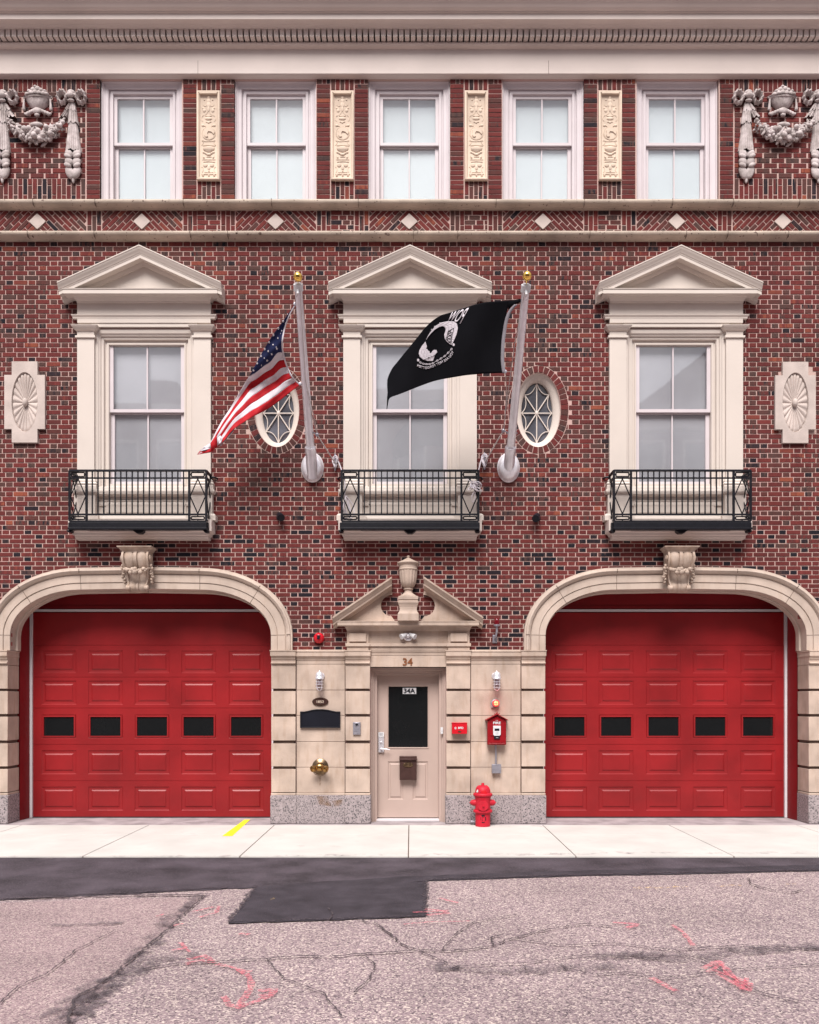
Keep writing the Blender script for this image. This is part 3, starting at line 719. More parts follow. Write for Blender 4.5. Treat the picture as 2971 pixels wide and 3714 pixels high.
# --- stone arches
for k,xc in enumerate(ARX):
    m=MB(); zb=2.505
    prof=[(0,.27),(0,-.03),(.004,-.034),(.088,-.034),(.094,-.026),(.10,-.045),(.206,-.045),(.212,-.036),(.222,-.05),(.23,-.075),(.262,-.10),(.285,-.092),(.292,-.07),(.312,-.066),(.316,-.05),(.316,.01)]
    m.sweep(arch_path(xc,0,zb),prof)
    # inner cove
    m.sweep(arch_path(xc,-.026,zb),[(.03,.26),(0,.25),(0,.15),(.012,.14),(.03,.14)])
    m.mat(1)
    ap=arch_path(xc,0,zb)
    def jn(i,tilt=None):
        p=Vector(ap[i]); a=Vector(ap[i-1]); b=Vector(ap[i+1]); t=(b-a).normalized(); n=Vector((-t.y,t.x)); w_=t*.0035
        for lo_,hi_,y in((.0,.09,-.0355),(.10,.206,-.0465),(.235,.29,-.102)):
            q=[p+n*lo_-w_,p+n*lo_+w_,p+n*hi_+w_,p+n*hi_-w_]
            m.add([(c.x,y,c.y) for c in q]+[(c.x,y+.01,c.y) for c in q],[(0,1,2,3),(0,4,5,1),(1,5,6,2),(2,6,7,3),(3,7,4,0)])
        q=[p-w_,p+w_]; m.add([(q[0].x,-.03,q[0].y),(q[1].x,-.03,q[1].y),(q[1].x,.25,q[1].y),(q[0].x,.25,q[0].y)],[(0,1,2,3)])
    L=len(ap)
    for i in(1,8,15,L-16,L-9,L-2): jn(i)
    arch=m.build('stone_arch',[stone2,joint],B)
    # console keystone
    def console():
        m=MB(); x=0
        zt=fz(1980,-.24)
        m.ent(-.215,.215,[(0,zt-.12),(.0,zt-.10),(.012,zt-.075),(.03,zt-.06),(.065,zt-.022),(.07,zt-.02),(.07,zt),(.0,zt)],0)
        # the moulded cap is carried forward
        return m
    m=MB(); zt=fz(1980,-.30); x0,x1=-.19,.19
    capy=.20
    for(p,za,zb_) in((.0,-.115,-.10),):
        pass
    def cap(prof,yback=0.0):
        vs=[];fs=[]
        for p,z in prof: vs+=[(-.19-p,yback,z),(-.19-p,-capy-p,z),(.19+p,-capy-p,z),(.19+p,yback,z)]
        n=len(prof)
        for a in range(n-1):
            for i in range(3): fs.append((4*a+i,4*a+i+1,4*a+5+i,4*a+4+i))
        fs.append((3,2,1,0)); fs.append((4*n-4,4*n-3,4*n-2,4*n-1)); m.add(vs,fs)
    cap([(0,zt-.075),(.003,zt-.06),(.012,zt-.055),(.04,zt-.022),(.052,zt-.016),(.055,zt-.012),(.055,zt)])
    # body: side outline extruded across with lobed front
    side=[(zt-.075,.20),(zt-.10,.215),(zt-.15,.225),(zt-.21,.215),(zt-.27,.18),(zt-.32,.15),(zt-.37,.105),(zt-.43,.088),(zt-.50,.10),(zt-.53,.125),(zt-.56,.13),(zt-.60,.115),(zt-.63,.07),(zt-.64,.03)]
    xs=[-1,-.97,-.86,-.82,-.75,-.6,-.42,-.25,-.14,-.11,-.06,0,.06,.11,.14,.25,.42,.6,.75,.82,.86,.97,1]
    lob={1:.95}
    def dep(s_):
        a=abs(s_)
        if a>.84: return 1.03
        if a<.12: return 1.0-.0
        if a<.15: return .87
        return .87+.13*math.sin((a-.15)/.67*math.pi)**.7
    rows=[]
    for i,(z,y) in enumerate(side):
        hw=.19-.052*min(1,max(0,(zt-z-.22)/.3)); rows.append([(s_*hw,-y*dep(s_)-.045*max(0,1-abs(i-6)/8)*0,z) for s_ in xs])
    m.grid(rows)
    for sd in(0,-1):
        vs=[r[sd] for r in rows]; m.add(vs+[(v[0],.0,v[2]) for v in vs],[(i,i+1,i+1+len(vs),i+len(vs)) for i in range(len(vs)-1)])
    for sx in(-1,1):   # volute discs
        m.lathe([(.0,0),(.045,0),(.05,.008),(.045,.018),(.03,.02),(.022,.028),(0,.03)],(sx*.19,-.16,zt-.16),'x' if sx>0 else '-x',18)
        m.lathe([(.0,-.04),(.04,-.04),(.042,.012),(.03,.018),(.012,.024),(0,.026)],(sx*.142,-.10,zt-.575),'x' if sx>0 else '-x',16)
    # fruit garland
    rg=random.Random(5)
    for i in range(13):
        t=-1+2*i/12; m.ell((t*.17,-.215+.07*t*t,zt-.30-.05*(1-t*t)+rg.uniform(-.01,.01)),.026,.026,.022,10,7)
    for (a,b,r) in((-.115,-.335,.028),(-.065,-.37,.032),(0,-.365,.042),(.075,-.368,.036),(-.15,-.33,.024),(.14,-.345,.018),(.0,-.32,.032),(.12,-.32,.03),(-.04,-.325,.03)):
        m.ell((a,-.205,zt+b),r,r,r,12,8)
    for sx in(-1,1):
        for i in range(7): m.ell((sx*(.20+.012*math.sin(i*2)),-.13+.012*i,zt-.26-.038*i),.022,.03,.028,8,6,Matrix.Rotation(sx*.5*i,3,'Y'))
        for i in range(4): m.ell((sx*(.215),-.09,zt-.33-.03*i),.012,.03,.025,8,5)
    m.build('console_keystone',carvedc:=MATS.setdefault('cc',P('console_stone',(.57,.45,.37),.85,amt=.22,scale=7,bump=.3,streak=.5)) if 'cc' not in MATS else MATS['cc'],arch,(xc+.0,-.06,0),angle=40)
# --- rusticated stone base
def blocks(m,x0,x1,yf,yb,rows,gz=.034):
    for (z0,z1) in rows: m.mat(0); m.box(x0,x1,yf,yb,z0,z1)
    zlo=min(r[0] for r in rows); zhi=max(r[1] for r in rows)
    m.mat(1); m.box(x0+.022,x1-.022,yf+.03,yb,zlo,zhi)
yp=-.075
brow=[(2413,2498),(2507,2590),(2600,2686),(2697,2780),(2790,2874)]
rows=[(fz(b,yp),fz(a,yp)) for a,b in brow]
ztop=fz(2404,yp); GZ=fz(2880,-.09)
def pier(u0,u1,mirror=None,deep=.27):
    x0,x1=fx(u0,yp),fx(u1,yp)
    if mirror is not None: x0,x1=2*mirror-x1,2*mirror-x0
    m=MB(); blocks(m,x0,x1,yp,deep,rows)
    m.mat(0); m.box(x0+.01,x1-.01,yp+.012,deep,rows[0][1]-.0,ztop+.01)
    o=m.build('stone_pier',[stone,joint],B,bevel=.004)
    # capital
    zc0=fz(2408,-.1)
    c=MB(); c.ent(x0,x1,[(0,zc0-.01),(.004,zc0),(.026,zc0+.004),(.030,zc0+.012),(.026,zc0+.022),(.002,zc0+.026),(.0,zc0+.062),(.012,zc0+.066),(.014,zc0+.078),(.022,zc0+.098),(.040,zc0+.112),(.044,zc0+.116),(.044,zc0+.178),(.052,zc0+.182),(.052,zc0+.197),(0,zc0+.2)],deep,yp,.036)
    c.build('pier_capital',stone,o)
    g=MB(); g.box(x0-.012,x1+.012,yp-.02,deep,0,GZ-.02); g.build('granite_plinth',gran,o,bevel=.01)
    g=MB(); g.box(x0-.004,x1+.004,yp-.008,deep,GZ-.02,GZ+.012); g.build('stone_sill',stone,o,bevel=.006)
    return o
pier(984,1072); pier(1892,1978)
A0,A1=ARX
pier(984,1072,mirror=A0); pier(1892,1978,mirror=A1)
# pilasters beside the entrance
pier(1253,1342,deep=.3); pier(1619,1706,deep=.3)
def panelrun(x0,x1,wid=None):
    m=MB(); y=-.045
    zs=[rows[-1][0],fz(2783,y),fz(2690,y),fz(2595,y),fz(2503,y),fz(2409,y)]
    zs[0]=GZ+.012
    n=max(1,round((x1-x0)/.75)) if wid else 1
    for i in range(n):
        a=x0+(x1-x0)*i/n; b=x0+(x1-x0)*(i+1)/n
        for j in range(5): m.box(a+.003,b-.003,y,.1,zs[j]+.003,zs[j+1]-.003)
        m.box(a+.003,b-.003,y-.004,.1,zs[5]+.002,fz(2390,y))
    m.mat(1); m.box(x0,x1,y+.008,.1,GZ,zs[5])
    o=m.build('stone_panel',[stone,joint],B,bevel=.003)
    c=MB(); z=fz(2395,-.08); c.ext(x0,x1,[(.02,z),(.05,z+.0),(.058,z+.006),(.06,z+.020),(.072,z+.042),(.094,z+.056),(.098,z+.060),(.098,z+.118),(.106,z+.122),(.106,z+.135),(.0,z+.16)])
    c.build('stone_string',stone,o)
    g=MB(); g.box(x0,x1,-.083,.1,0,GZ-.02); g.build('granite_plinth',gran,o,bevel=.006)
    g=MB(); g.box(x0,x1,-.072,.1,GZ-.02,GZ+.012); g.build('stone_sill',stone,o,bevel=.004)
panelrun(fx(1074.5,yp),fx(1251,yp)); panelrun(fx(1708,yp),fx(1890,yp))
panelrun(2*A0-fx(1072,yp)-3.0,2*A0-fx(1074,yp)-.0,1) if 0 else None
xl=2*A0-fx(1074.5,yp); panelrun(xl-1.0,xl)
xr=2*A1-fx(1890,yp); panelrun(xr,xr+1.0)
# --- entrance
m=MB(); yd=.25
xa,xb=fx(1343,.1),fx(1617,.1)
# lintel and frame
m=MB(); m.box(fx(1342),fx(1618),-.03,.12,fz(2419,-.03),fz(2377,-.03)); 
m.ext(fx(1342),fx(1618),[(-.02,fz(2377,0)),(.035,fz(2377,-.035)),(.04,fz(2368,-.04)),(.05,fz(2365,-.05)),(.055,fz(2359,-.06)),(-.02,fz(2358,0))])
m.build('door_lintel',stone,B,bevel=.003)
DR=MB(); x0,x1=fx(1368,yd),fx(1591,yd); z0,z1=fz(2965,yd),fz(2437,yd)
gx0,gx1,gz0,gz1=fx(1410,yd),fx(1551,yd),fz(2710,yd),fz(2491,yd)
# leaf with cut-outs
def cells(m,x0,x1,z0,z1,hs,y,yb=None):
    xs=sorted({x0,x1,*[h[0] for h in hs],*[h[1] for h in hs]}); zs=sorted({z0,z1,*[h[2] for h in hs],*[h[3] for h in hs]})
    for i in range(len(xs)-1):
        for j in range(len(zs)-1):
            cx,cz=(xs[i]+xs[i+1])/2,(zs[j]+zs[j+1])/2
            if any(h[0]<cx<h[1] and h[2]<cz<h[3] for h in hs): continue
            m.add([(xs[i],y,zs[j]),(xs[i+1],y,zs[j]),(xs[i+1],y,zs[j+1]),(xs[i],y,zs[j+1])],[(0,1,2,3)])
pl=(fx(1407,yd),fx(1463,yd),fz(2900,yd),fz(2762,yd)); pr=(fx(1497,yd),fx(1553,yd),fz(2900,yd),fz(2762,yd))
gl=(gx0-.02,gx1+.02,gz0-.02,gz1+.02)
cells(DR,x0,x1,z0,z1,[pl,pr,gl],yd)
for p in(pl,pr): DR.frame(p[0],p[1],p[2],p[3],[(0,yd),(.012,yd+.012),(.03,yd+.012),(.045,yd+.001),(.047,yd+.001)],True)
DR.frame(gl[0],gl[1],gl[2],gl[3],[(0,yd),(.002,yd-.008),(.012,yd-.008),(.02,yd+.012)])
door=DR.build('entrance_door',doorp,B,smooth=False)
m=MB(); m.box(gx0,gx1,yd+.008,yd+.012,gz0,gz1); m.build('glass_pane',dglass,door,smooth=False)
m=MB(); m.frame(fx(1343,.1),fx(1617,.1),0.0-.3,fz(2423,.1)+.0,[(0,.02),(.0,.10),(.035,.10),(.04,.125),(.055,.125),(.06,.15),(.098,.15),(.10,.17),(.101,yd+.01)])
m.build('door_frame',doorp,door,smooth=False)
m=MB(); m.box(fx(1366,.2),fx(1593,.2),.12,.34,.001,fz(2967,yd)-.004); m.build('door_threshold',strip,door,bevel=.004)
# handle with keypad
H=MB(); hx0,hx1=fx(1373,.24),fx(1393,.24); H.box(hx0,hx1,yd-.03,yd-.002,fz(2729,.22),fz(2674,.22)); H.tube([((hx0+hx1)/2,yd-.02,fz(2716,.2)),((hx0+hx1)/2,yd-.075,fz(2716,.2))],.012)
H.tube([((hx0+hx1)/2-.005,yd-.075,fz(2716,.2)),(fx(1400,.2),yd-.075,fz(2717,.2)),(fx(1414,.2),yd-.07,fz(2719,.2))],.010,flat=.7)
H.lathe([(.0,-.004),(.018,-.004),(.018,.008),(.012,.012),(0,.012)],((hx0+hx1)/2,yd-.03,fz(2693,.2)),'-y',16)
h=H.build('door_handle',alu,door,bevel=.002)
H=MB(); H.box(hx0,hx1,yd-.035,yd-.002,fz(2673,.22),fz(2656,.22)); k=H.build('keypad',wht,h,bevel=.002)
H=MB()
for i in range(3):
    for j in range(3): H.box(hx0+.016+.017*i,hx0+.026+.017*i,yd-.0375,yd-.034,fz(2671,.22)+.010+.017*j,fz(2671,.22)+.020+.017*j)
H.build('keypad_buttons',MATS['galvanised_steel'],h)
# 34A sticker
yg=yd+.006
m=MB(); m.box(fx(1461,yg),fx(1510,yg),yg-.002,yg,fz(2517,yg),fz(2495,yg)); stk=m.build('number_sticker',wht,door,smooth=False)
lettering('34A',fx(1485.5,yg),yg-.0035,fz(2506,yg),.172,.074,black,stk,.001,.035)
lettering('34',fx(1479,-.03),-.036,fz(2400.5,-.03),.143,.108,bpl,B,.008,.02,name='house_number')
# entablature between pilasters and pediment
ym=-.05
def entfront(x0,x1):
    m=MB()
    m.box(x0,x1,-.045,.05,fz(2358,-.045),fz(2345,-.045)); m.box(x0,x1,-.07,.05,fz(2345,-.045)-.0,fz(2333,-.07)); m.box(x0,x1,-.035,.05,fz(2333,-.045),fz(2286,-.045)+.02)
    return m
m=entfront(fx(1330),fx(1630))
for s in(0,1):
    a,b=(fx(1258,-.08),fx(1337,-.08)) if s==0 else (fx(1625,-.08),fx(1704,-.08))
    m.box(a,b,-.08,.05,fz(2358,-.08),fz(2345,-.08)); m.box(a-.018,b+.018,-.10,.05,fz(2345,-.08),fz(2333,-.1)); m.box(a,b,-.07,.05,fz(2333,-.08),fz(2286,-.08)+.02)
    m.box(a+.035,b-.035,-.10,-.06,fz(2327,-.1),fz(2297,-.1))
m.build('entablature',stone,B,bevel=.004)
zc=fz(2268,-.2); zt2=fz(2251.5,-.22)
m=MB(); xL,xR=fx(1258,-.08),fx(1704,-.08)
m.ent(xL,xR,[(.07,fz(2288,-.08)),(.08,fz(2284,-.09)),(.10,zc-.012),(.115,zc-.003),(.115,zc),(.20,zc),(.20,zt2-.014),(.207,zt2-.012),(.207,zt2),(0,zt2+.002)],0,0,.075)
m.build('door_cornice',stone,B)
AXD=fx(1479.5,-.2); tipz=fz(2237,-.24); tx=AXD-fx(1206,-.24); ix=AXD-fx(1421,-.24); inz=fz(2091,-.24)
m=MB()
for s in(-1,1):
    path=[(AXD-tx,tipz),(AXD-ix,inz)] if s<0 else [(AXD+ix,inz),(AXD+tx,tipz)]
    prof=[(-0.0,-.0),(0,-.245),(-.022,-.245),(-.03,-.238),(-.05,-.215),(-.066,-.205),(-.07,-.195),(-.098,-.19),(-.10,-.11),(-.125,-.085),(-.132,-.075),(-.135,0)]
    m.sweep(path,prof,vend=True)
# tympanum halves with a scooped cut
def tym(s):
    sl=(inz-tipz)/(tx-ix); pts=[]
    zt_=zt2
    pts.append((AXD+s*(tx-.24),zt_))
    xq=AXD+s*(ix+.02); 
    pts2=[(AXD+s*.18,zt_)]
    cx,cz,r=AXD+s*.235,fz(2196,-.07),.155
    for i in range(17):
        t=-math.pi/2+ math.pi*i/16*1.02
        pts2.append((cx+s*r*math.cos(t),cz+r*math.sin(t)))
    # up to rake underside
    xt=cx; zr=tipz+sl*(tx-abs(cx-AXD))-.13/math.cos(math.atan(sl)); pts2.append((cx,zr))
    poly=pts2+[(AXD+s*(tx-.02),tipz+sl*.02-.05),(AXD+s*(tx-.24),zt_)][::1]
    poly=pts2+[(AXD+s*(tx-.16),zt_)]
    m.plate(poly if s>0 else poly[::-1],[],-.06,.0)
for s in(-1,1): tym(s)
m.build('broken_pediment',stone,B)
# urn on its pedestal
m=MB(); c=(AXD+.006,-.12,0); 
def sq(hw,z0,z1,hw2=None):
    hw2=hw2 or hw; m.add([(c[0]+a*h_,c[1]+b*h_,z) for h_,z in((hw,z0),(hw2,z1)) for a,b in((-1,-1),(1,-1),(1,1),(-1,1))],[(0,3,2,1),(4,5,6,7),(0,1,5,4),(1,2,6,5),(2,3,7,6),(3,0,4,7)])
f_=lambda v: fz(v,-.2)
sq(.148,zt2,f_(2228)); 
vs=[(.148,f_(2228)),(.142,f_(2224)),(.128,f_(2219)),(.122,f_(2212)),(.124,f_(2203)),(.134,f_(2194)),(.143,f_(2189)),(.146,f_(2186)),(.146,f_(2182)),(.132,f_(2180)),(.132,f_(2177)),(.142,f_(2175)),(.142,f_(2165)),(.128,f_(2163))]
for (a,za),(b,zb_) in zip(vs[:-1],vs[1:]): sq(a,za,zb_,b)
base=m.build('urn_pedestal',stone,B)
m=MB(); prof=[(.128,f_(2163)),(.125,f_(2160)),(.09,f_(2154)),(.06,f_(2148)),(.052,f_(2141)),(.055,f_(2138)),(.068,f_(2136)),(.07,f_(2133)),(.055,f_(2131)),(.06,f_(2129))]
m.lathe(prof,c,'z',28)
m.lathe([(.06,f_(2129)),(.085,f_(2124)),(.108,f_(2110)),(.121,f_(2090)),(.127,f_(2070)),(.128,f_(2067))],c,'z',64,rib=.035,nrib=16)
m.lathe([(.125,f_(2068)),(.137,f_(2064)),(.137,f_(2062)),(.13,f_(2060)),(.13,f_(2048)),(.140,f_(2046)),(.155,f_(2042)),(.158,f_(2040)),(.155,f_(2038)),(.125,f_(2034)),(.08,f_(2029)),(.04,f_(2023)),(.022,f_(2021)),(.018,f_(2020)),(.02,f_(2019)),(.024,f_(2016)),(.021,f_(2013)),(.01,f_(2011.5)),(0,f_(2011))],c,'z',28)
m.build('urn',stone,base)
# --- garage doors
def garage(xc,side):
    yv=.55; A=xc
    xo0,xo1=xc-HALF,xc+HALF
    JL=[MB(),MB()]; # jamb lining and upper fixed panel
    for s in(-1,1):
        x=xc+s*(HALF+.012); JL[(s+1)//2].box(x,x+s*.05,.272,yv+.12,0,AZT+.1)
    o=None
    ls=(148-29-1491)*(12.55)/3000 if 0 else None
    leaf=MB()
    cols=[213.6,382.7,551.7,720.7,893] if side==0 else [2065.5,2235,2406.7,2576.5,2749.8]
    cx=[fx(u,yv) for u in cols]; hw=63*12.55/3000
    X0,X1=cx[0]-hw-.128,cx[-1]+hw+.128
    z=lambda v: fz(v,yv)
    rws=[(2360,2441.6),(2469,2555.5),(2722,2808),(2853.6,2939.7)]
    hs=[]
    for c_ in cx:
        for a,b in rws: hs.append((c_-hw,c_+hw,z(b),z(a)))
        hs.append((c_-hw,c_+hw,z(2677.6),z(2592)))
    Z0,Z1=z(2962),z(2222)
    # section seams
    seams=[z(v) for v in(2340,2456,2568,2700,2832)]
    for i,s_ in enumerate(seams): hs.append((X0,X1,s_-.003,s_+.003))
    cells(leaf,X0,X1,Z0,Z1,hs,yv)
    for s_ in seams: leaf.add([(X0,yv,s_-.003),(X1,yv,s_-.003),(X1,yv+.007,s_),(X0,yv+.007,s_)],[(0,1,2,3)]); leaf.add([(X0,yv+.007,s_),(X1,yv+.007,s_),(X1,yv,s_+.003),(X0,yv,s_+.003)],[(0,1,2,3)])
    for c_ in cx:
        for a,b in rws: leaf.frame(c_-hw,c_+hw,z(b),z(a),[(0,yv),(.010,yv+.009),(.026,yv+.010),(.032,yv+.011),(.048,yv+.011),(.066,yv+.001),(.069,yv)],True)
        leaf.frame(c_-hw,c_+hw,z(2677.6),z(2592),[(0,yv),(.01,yv+.008),(.014,yv-.004),(.035,yv-.006),(.037,yv+.014)])
    g=leaf.build('garage_door',redp,B,smooth=False)
    for c_ in cx:
        p=MB(); p.box(c_-hw+.036,c_+hw-.036,yv+.010,yv+.014,z(2677.6)+.036,z(2592)-.036); p.build('door_window',dglass,g,smooth=False)
    # weather strips: header and the side seen past the pier
    w_=MB(); w_.box(xc-HALF-.01,xc+HALF+.01,yv-.035,yv-.004,z(2219),z(2211)); 
    for s in(-1,1):
        xx=X0 if s<0 else X1
        w_.box(xx,xx+s*.036,yv-.035,yv-.002,.005,z(2218))
    w_.box(X0,X1,yv-.01,yv+.03,.004,Z0+.004) if 0 else None
    w_.build('weather_strip',strip,g,smooth=False)
    w_=MB(); w_.box(X0,X1,yv-.004,yv+.03,.003,Z0); w_.build('bottom_seal',rubber,g)
    # red lining between stone and leaf
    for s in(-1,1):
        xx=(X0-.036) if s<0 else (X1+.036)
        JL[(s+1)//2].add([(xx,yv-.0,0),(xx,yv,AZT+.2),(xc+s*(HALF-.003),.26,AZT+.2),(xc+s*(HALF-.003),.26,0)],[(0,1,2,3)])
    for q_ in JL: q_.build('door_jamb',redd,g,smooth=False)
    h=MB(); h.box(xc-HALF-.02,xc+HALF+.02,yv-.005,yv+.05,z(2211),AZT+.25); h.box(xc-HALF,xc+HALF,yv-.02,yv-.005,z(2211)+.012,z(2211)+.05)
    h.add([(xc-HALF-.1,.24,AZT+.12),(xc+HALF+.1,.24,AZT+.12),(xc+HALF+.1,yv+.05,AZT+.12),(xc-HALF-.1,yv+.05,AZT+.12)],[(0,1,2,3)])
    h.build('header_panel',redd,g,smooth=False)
garage(A0,0); garage(A1,1)
m=MB(); m.box(-XE+.1,XE-.1,.75,.8,0,8); m.build('interior_wall',rubber,B,smooth=False)
# --- niche plaques with shells
def shellplaque(u,v):
    xc,zc_=fx(u,-.05),fz(v,-.05); m=MB()
    a,b,c_,d=.151,.244,.243,.371; b=.245
    W1,W2=.0938*1.0,.147
    wn,ww=.0935*1.0,.146
    wn=93/250/2*.996; ww=147/250/2*.996; hh=294/250/2*.996; hw2=196/250/2*.996; zo=.012
    outer=[(-wn,-hh),(wn,-hh),(wn,-hw2),(ww,-hw2),(ww,hw2+.0),(wn,hw2),(wn,hh),(-wn,hh),(-wn,hw2),(-ww,hw2),(-ww,-hw2),(-wn,-hw2)]
    outer=[(x+xc,z+zc_) for x,z in outer]
    ex,ez=47/250,108/250
    E=ellipse(xc,zc_+.0,ex,ez,72)
    m.plate(outer,[E[::-1]],-.05,.0)
    n=144; rows=[]
    RR=[1.0,.985,.97,.93,.85,.7,.5,.3,.15,.0]
    for r in RR:
        row=[]
        for i in range(n+1):
            t=2*math.pi*i/n; fl=abs(math.sin(t*11)); 
            base_=-.05+(.0 if r==1 else .028 if r>.98 else .03)
            if r<=.97: base_=-.05+.030+.018*(1-r**2)-.020*fl*min(1,r*1.4)+ (.012 if r>.94 else 0)
            row.append((xc+ex*r*math.cos(t),base_,zc_+ez*r*math.sin(t)))
        rows.append(row)
    m.grid(rows)
    m.ell((xc,-.035,zc_+.0),.037,.04,.062,16,10)
    m.build('shell_plaque',plq,B,angle=50)
shellplaque(89,1457.5); shellplaque(2886,1459)
# --- oval windows
for x in OVX:
    m=MB(); n=72
    rows=[]
    for (a,b,y) in((.331,.549,.0),(.328,.546,.01),(.328,.546,.035),(.322,.54,.028),(.316,.534,.04),(.305,.52,.05),(.285,.5,.06),(.24,.455,.10),(.229,.444,.12),(.229,.444,.17)):
        rows.append([(x+a*math.cos(2*math.pi*i/n),y,OVZ+b*math.sin(2*math.pi*i/n)) for i in range(n+1)])
    m.grid(rows); fr=m.build('oval_window',cream,B,angle=50)
    g=MB(); g.add([(px,.168,pz) for px,pz in ellipse(x,OVZ,.24,.46,48)],[tuple(range(48))]); g.build('glass_pane',oglass,fr,smooth=False)
    g=MB(); a,b=.229,.444
    angs=[90,270,0,180]; 
    def bar(p,q,r=.0088): g.tube([p,q],r,8,flat=.8)
    yb_=.15; C=(x,yb_,OVZ)
    E=lambda t,k=1.0:(x+a*k*math.cos(t),yb_,OVZ+b*k*math.sin(t))
    tips=[math.pi/2,math.atan2(.66*b,.75*a*1.0),0,-math.atan2(.66*b,.75*a),-math.pi/2,-(math.pi-math.atan2(.66*b,.75*a)),math.pi,math.pi-math.atan2(.66*b,.75*a)]
    # parametric angles: corners at (+-.78a, +-.62b)
    tips=[R(90),R(38),R(0),R(-38),R(-90),R(-142),R(180),R(142)]
    for t in tips: bar(C,E(t,1.0))
    for i in range(8):
        p=Vector(E(tips[i])); q=Vector(E(tips[(i+1)%8])); mid=(p+q)/2; ce=Vector(C); inw=(ce-mid)
        pull=.30 if i in(0,7,3,4) else .42
        ctl=mid+inw*pull
        g.tube([((1-s)**2)*p+2*s*(1-s)*ctl+s*s*q for s in[j/10 for j in range(11)]],.0065,8)
    g.ell(C,.026,.018,.036,14,8)
    g.build('tracery',cream,fr)
# --- cornice
m=MB()
prof=[(0,10.792),(.02,10.795),(.03,10.80),(.055,10.800),(.07,10.806),(.08,10.815),(.08,11.16),(.085,11.165),(.11,11.166),(.135,11.172),(.15,11.188),(.152,11.203),(.145,11.214),(.05,11.216),(.05,11.332),(.24,11.332),(.25,11.338),(.265,11.342),(.28,11.352),(.29,11.358),(.37,11.36),(.37,11.430),(.376,11.432),(.376,11.440),(.392,11.442),(.392,11.452),(.40,11.454),(.42,11.462),(.445,11.482),(.46,11.515),(.475,11.535),(.505,11.548),(.515,11.555),(.515,11.57),(.53,11.575),(.53,11.78),(0,11.80)]
m.ent(-XE,XE,prof,9)
for i in range(-98,99):
    x=fx(1491)+.0848*i+.03; m.box(x-.031,x+.031,-.235,-.048,11.225,11.333)
m.build('main_cornice',corn,B,angle=30)
for u in(718,1990):
    m=MB(); x=fx(u,-.08); m.box(x-.0025,x+.0025,-.0815,-.07,10.81,11.0); m.build('cornice_joint',joint,B)
# --- string courses
def string(z0,z1,name,p=.135):
    m=MB(); h=z1-z0
    m.ent(-XE,XE,[(0,z0-.002),(.02,z0),(.035,z0),(.038,z0+.006),(p-.075,z0+.008),(p-.048,z0+.014),(p-.026,z0+.026),(p-.010,z0+.042),(p-.001,z0+.06),(p-.002,z0+.074),(p-.012,z0+.088),(p-.03,z1-.002),(p-.045,z1+.002),(0,z1+.006)],.5)
    m.mat(1)
    return m
m=string(8.888,8.99,'s'); 
for u in(345,665,985,1300,1800,2120,2440,2660,120,2900): x=fx(u,-.12); m.box(x-.0025,x+.0025,-.137,-.05,8.895,8.985)
m.build('string_course',[cast,joint],B,angle=50)
m=string(8.434,8.532,'s'); 
for u in(342,690,826,1500,1660,2140,2490,2640,100,2860): x=fx(u,-.12); m.box(x-.0025,x+.0025,-.137,-.05,8.44,8.527)
m.mat(1)
for u,v,r in((858,845,4),(899,849,5),(943,846,6),(1400,847,5),(1408,850,6)): m.ell(W(u,v,-.133),r/250,.008,r/300,8,5)
m.build('string_course',[cast,joint],B,angle=50)
m=MB(); m.ent(-XE,XE,[(0,10.775),(.01,10.777),(.012,10.79),(0,10.793)],0)
# diamonds
for dx in diam:
    m=MB(); z=fz(802,-.02); h_=.116; w2=.124
    m.prism([(dx,z-h_),(dx+w2,z),(dx,z+h_),(dx-w2,z)],-.02,.01); m.build('diamond_inlay',plq,B,bevel=.003)
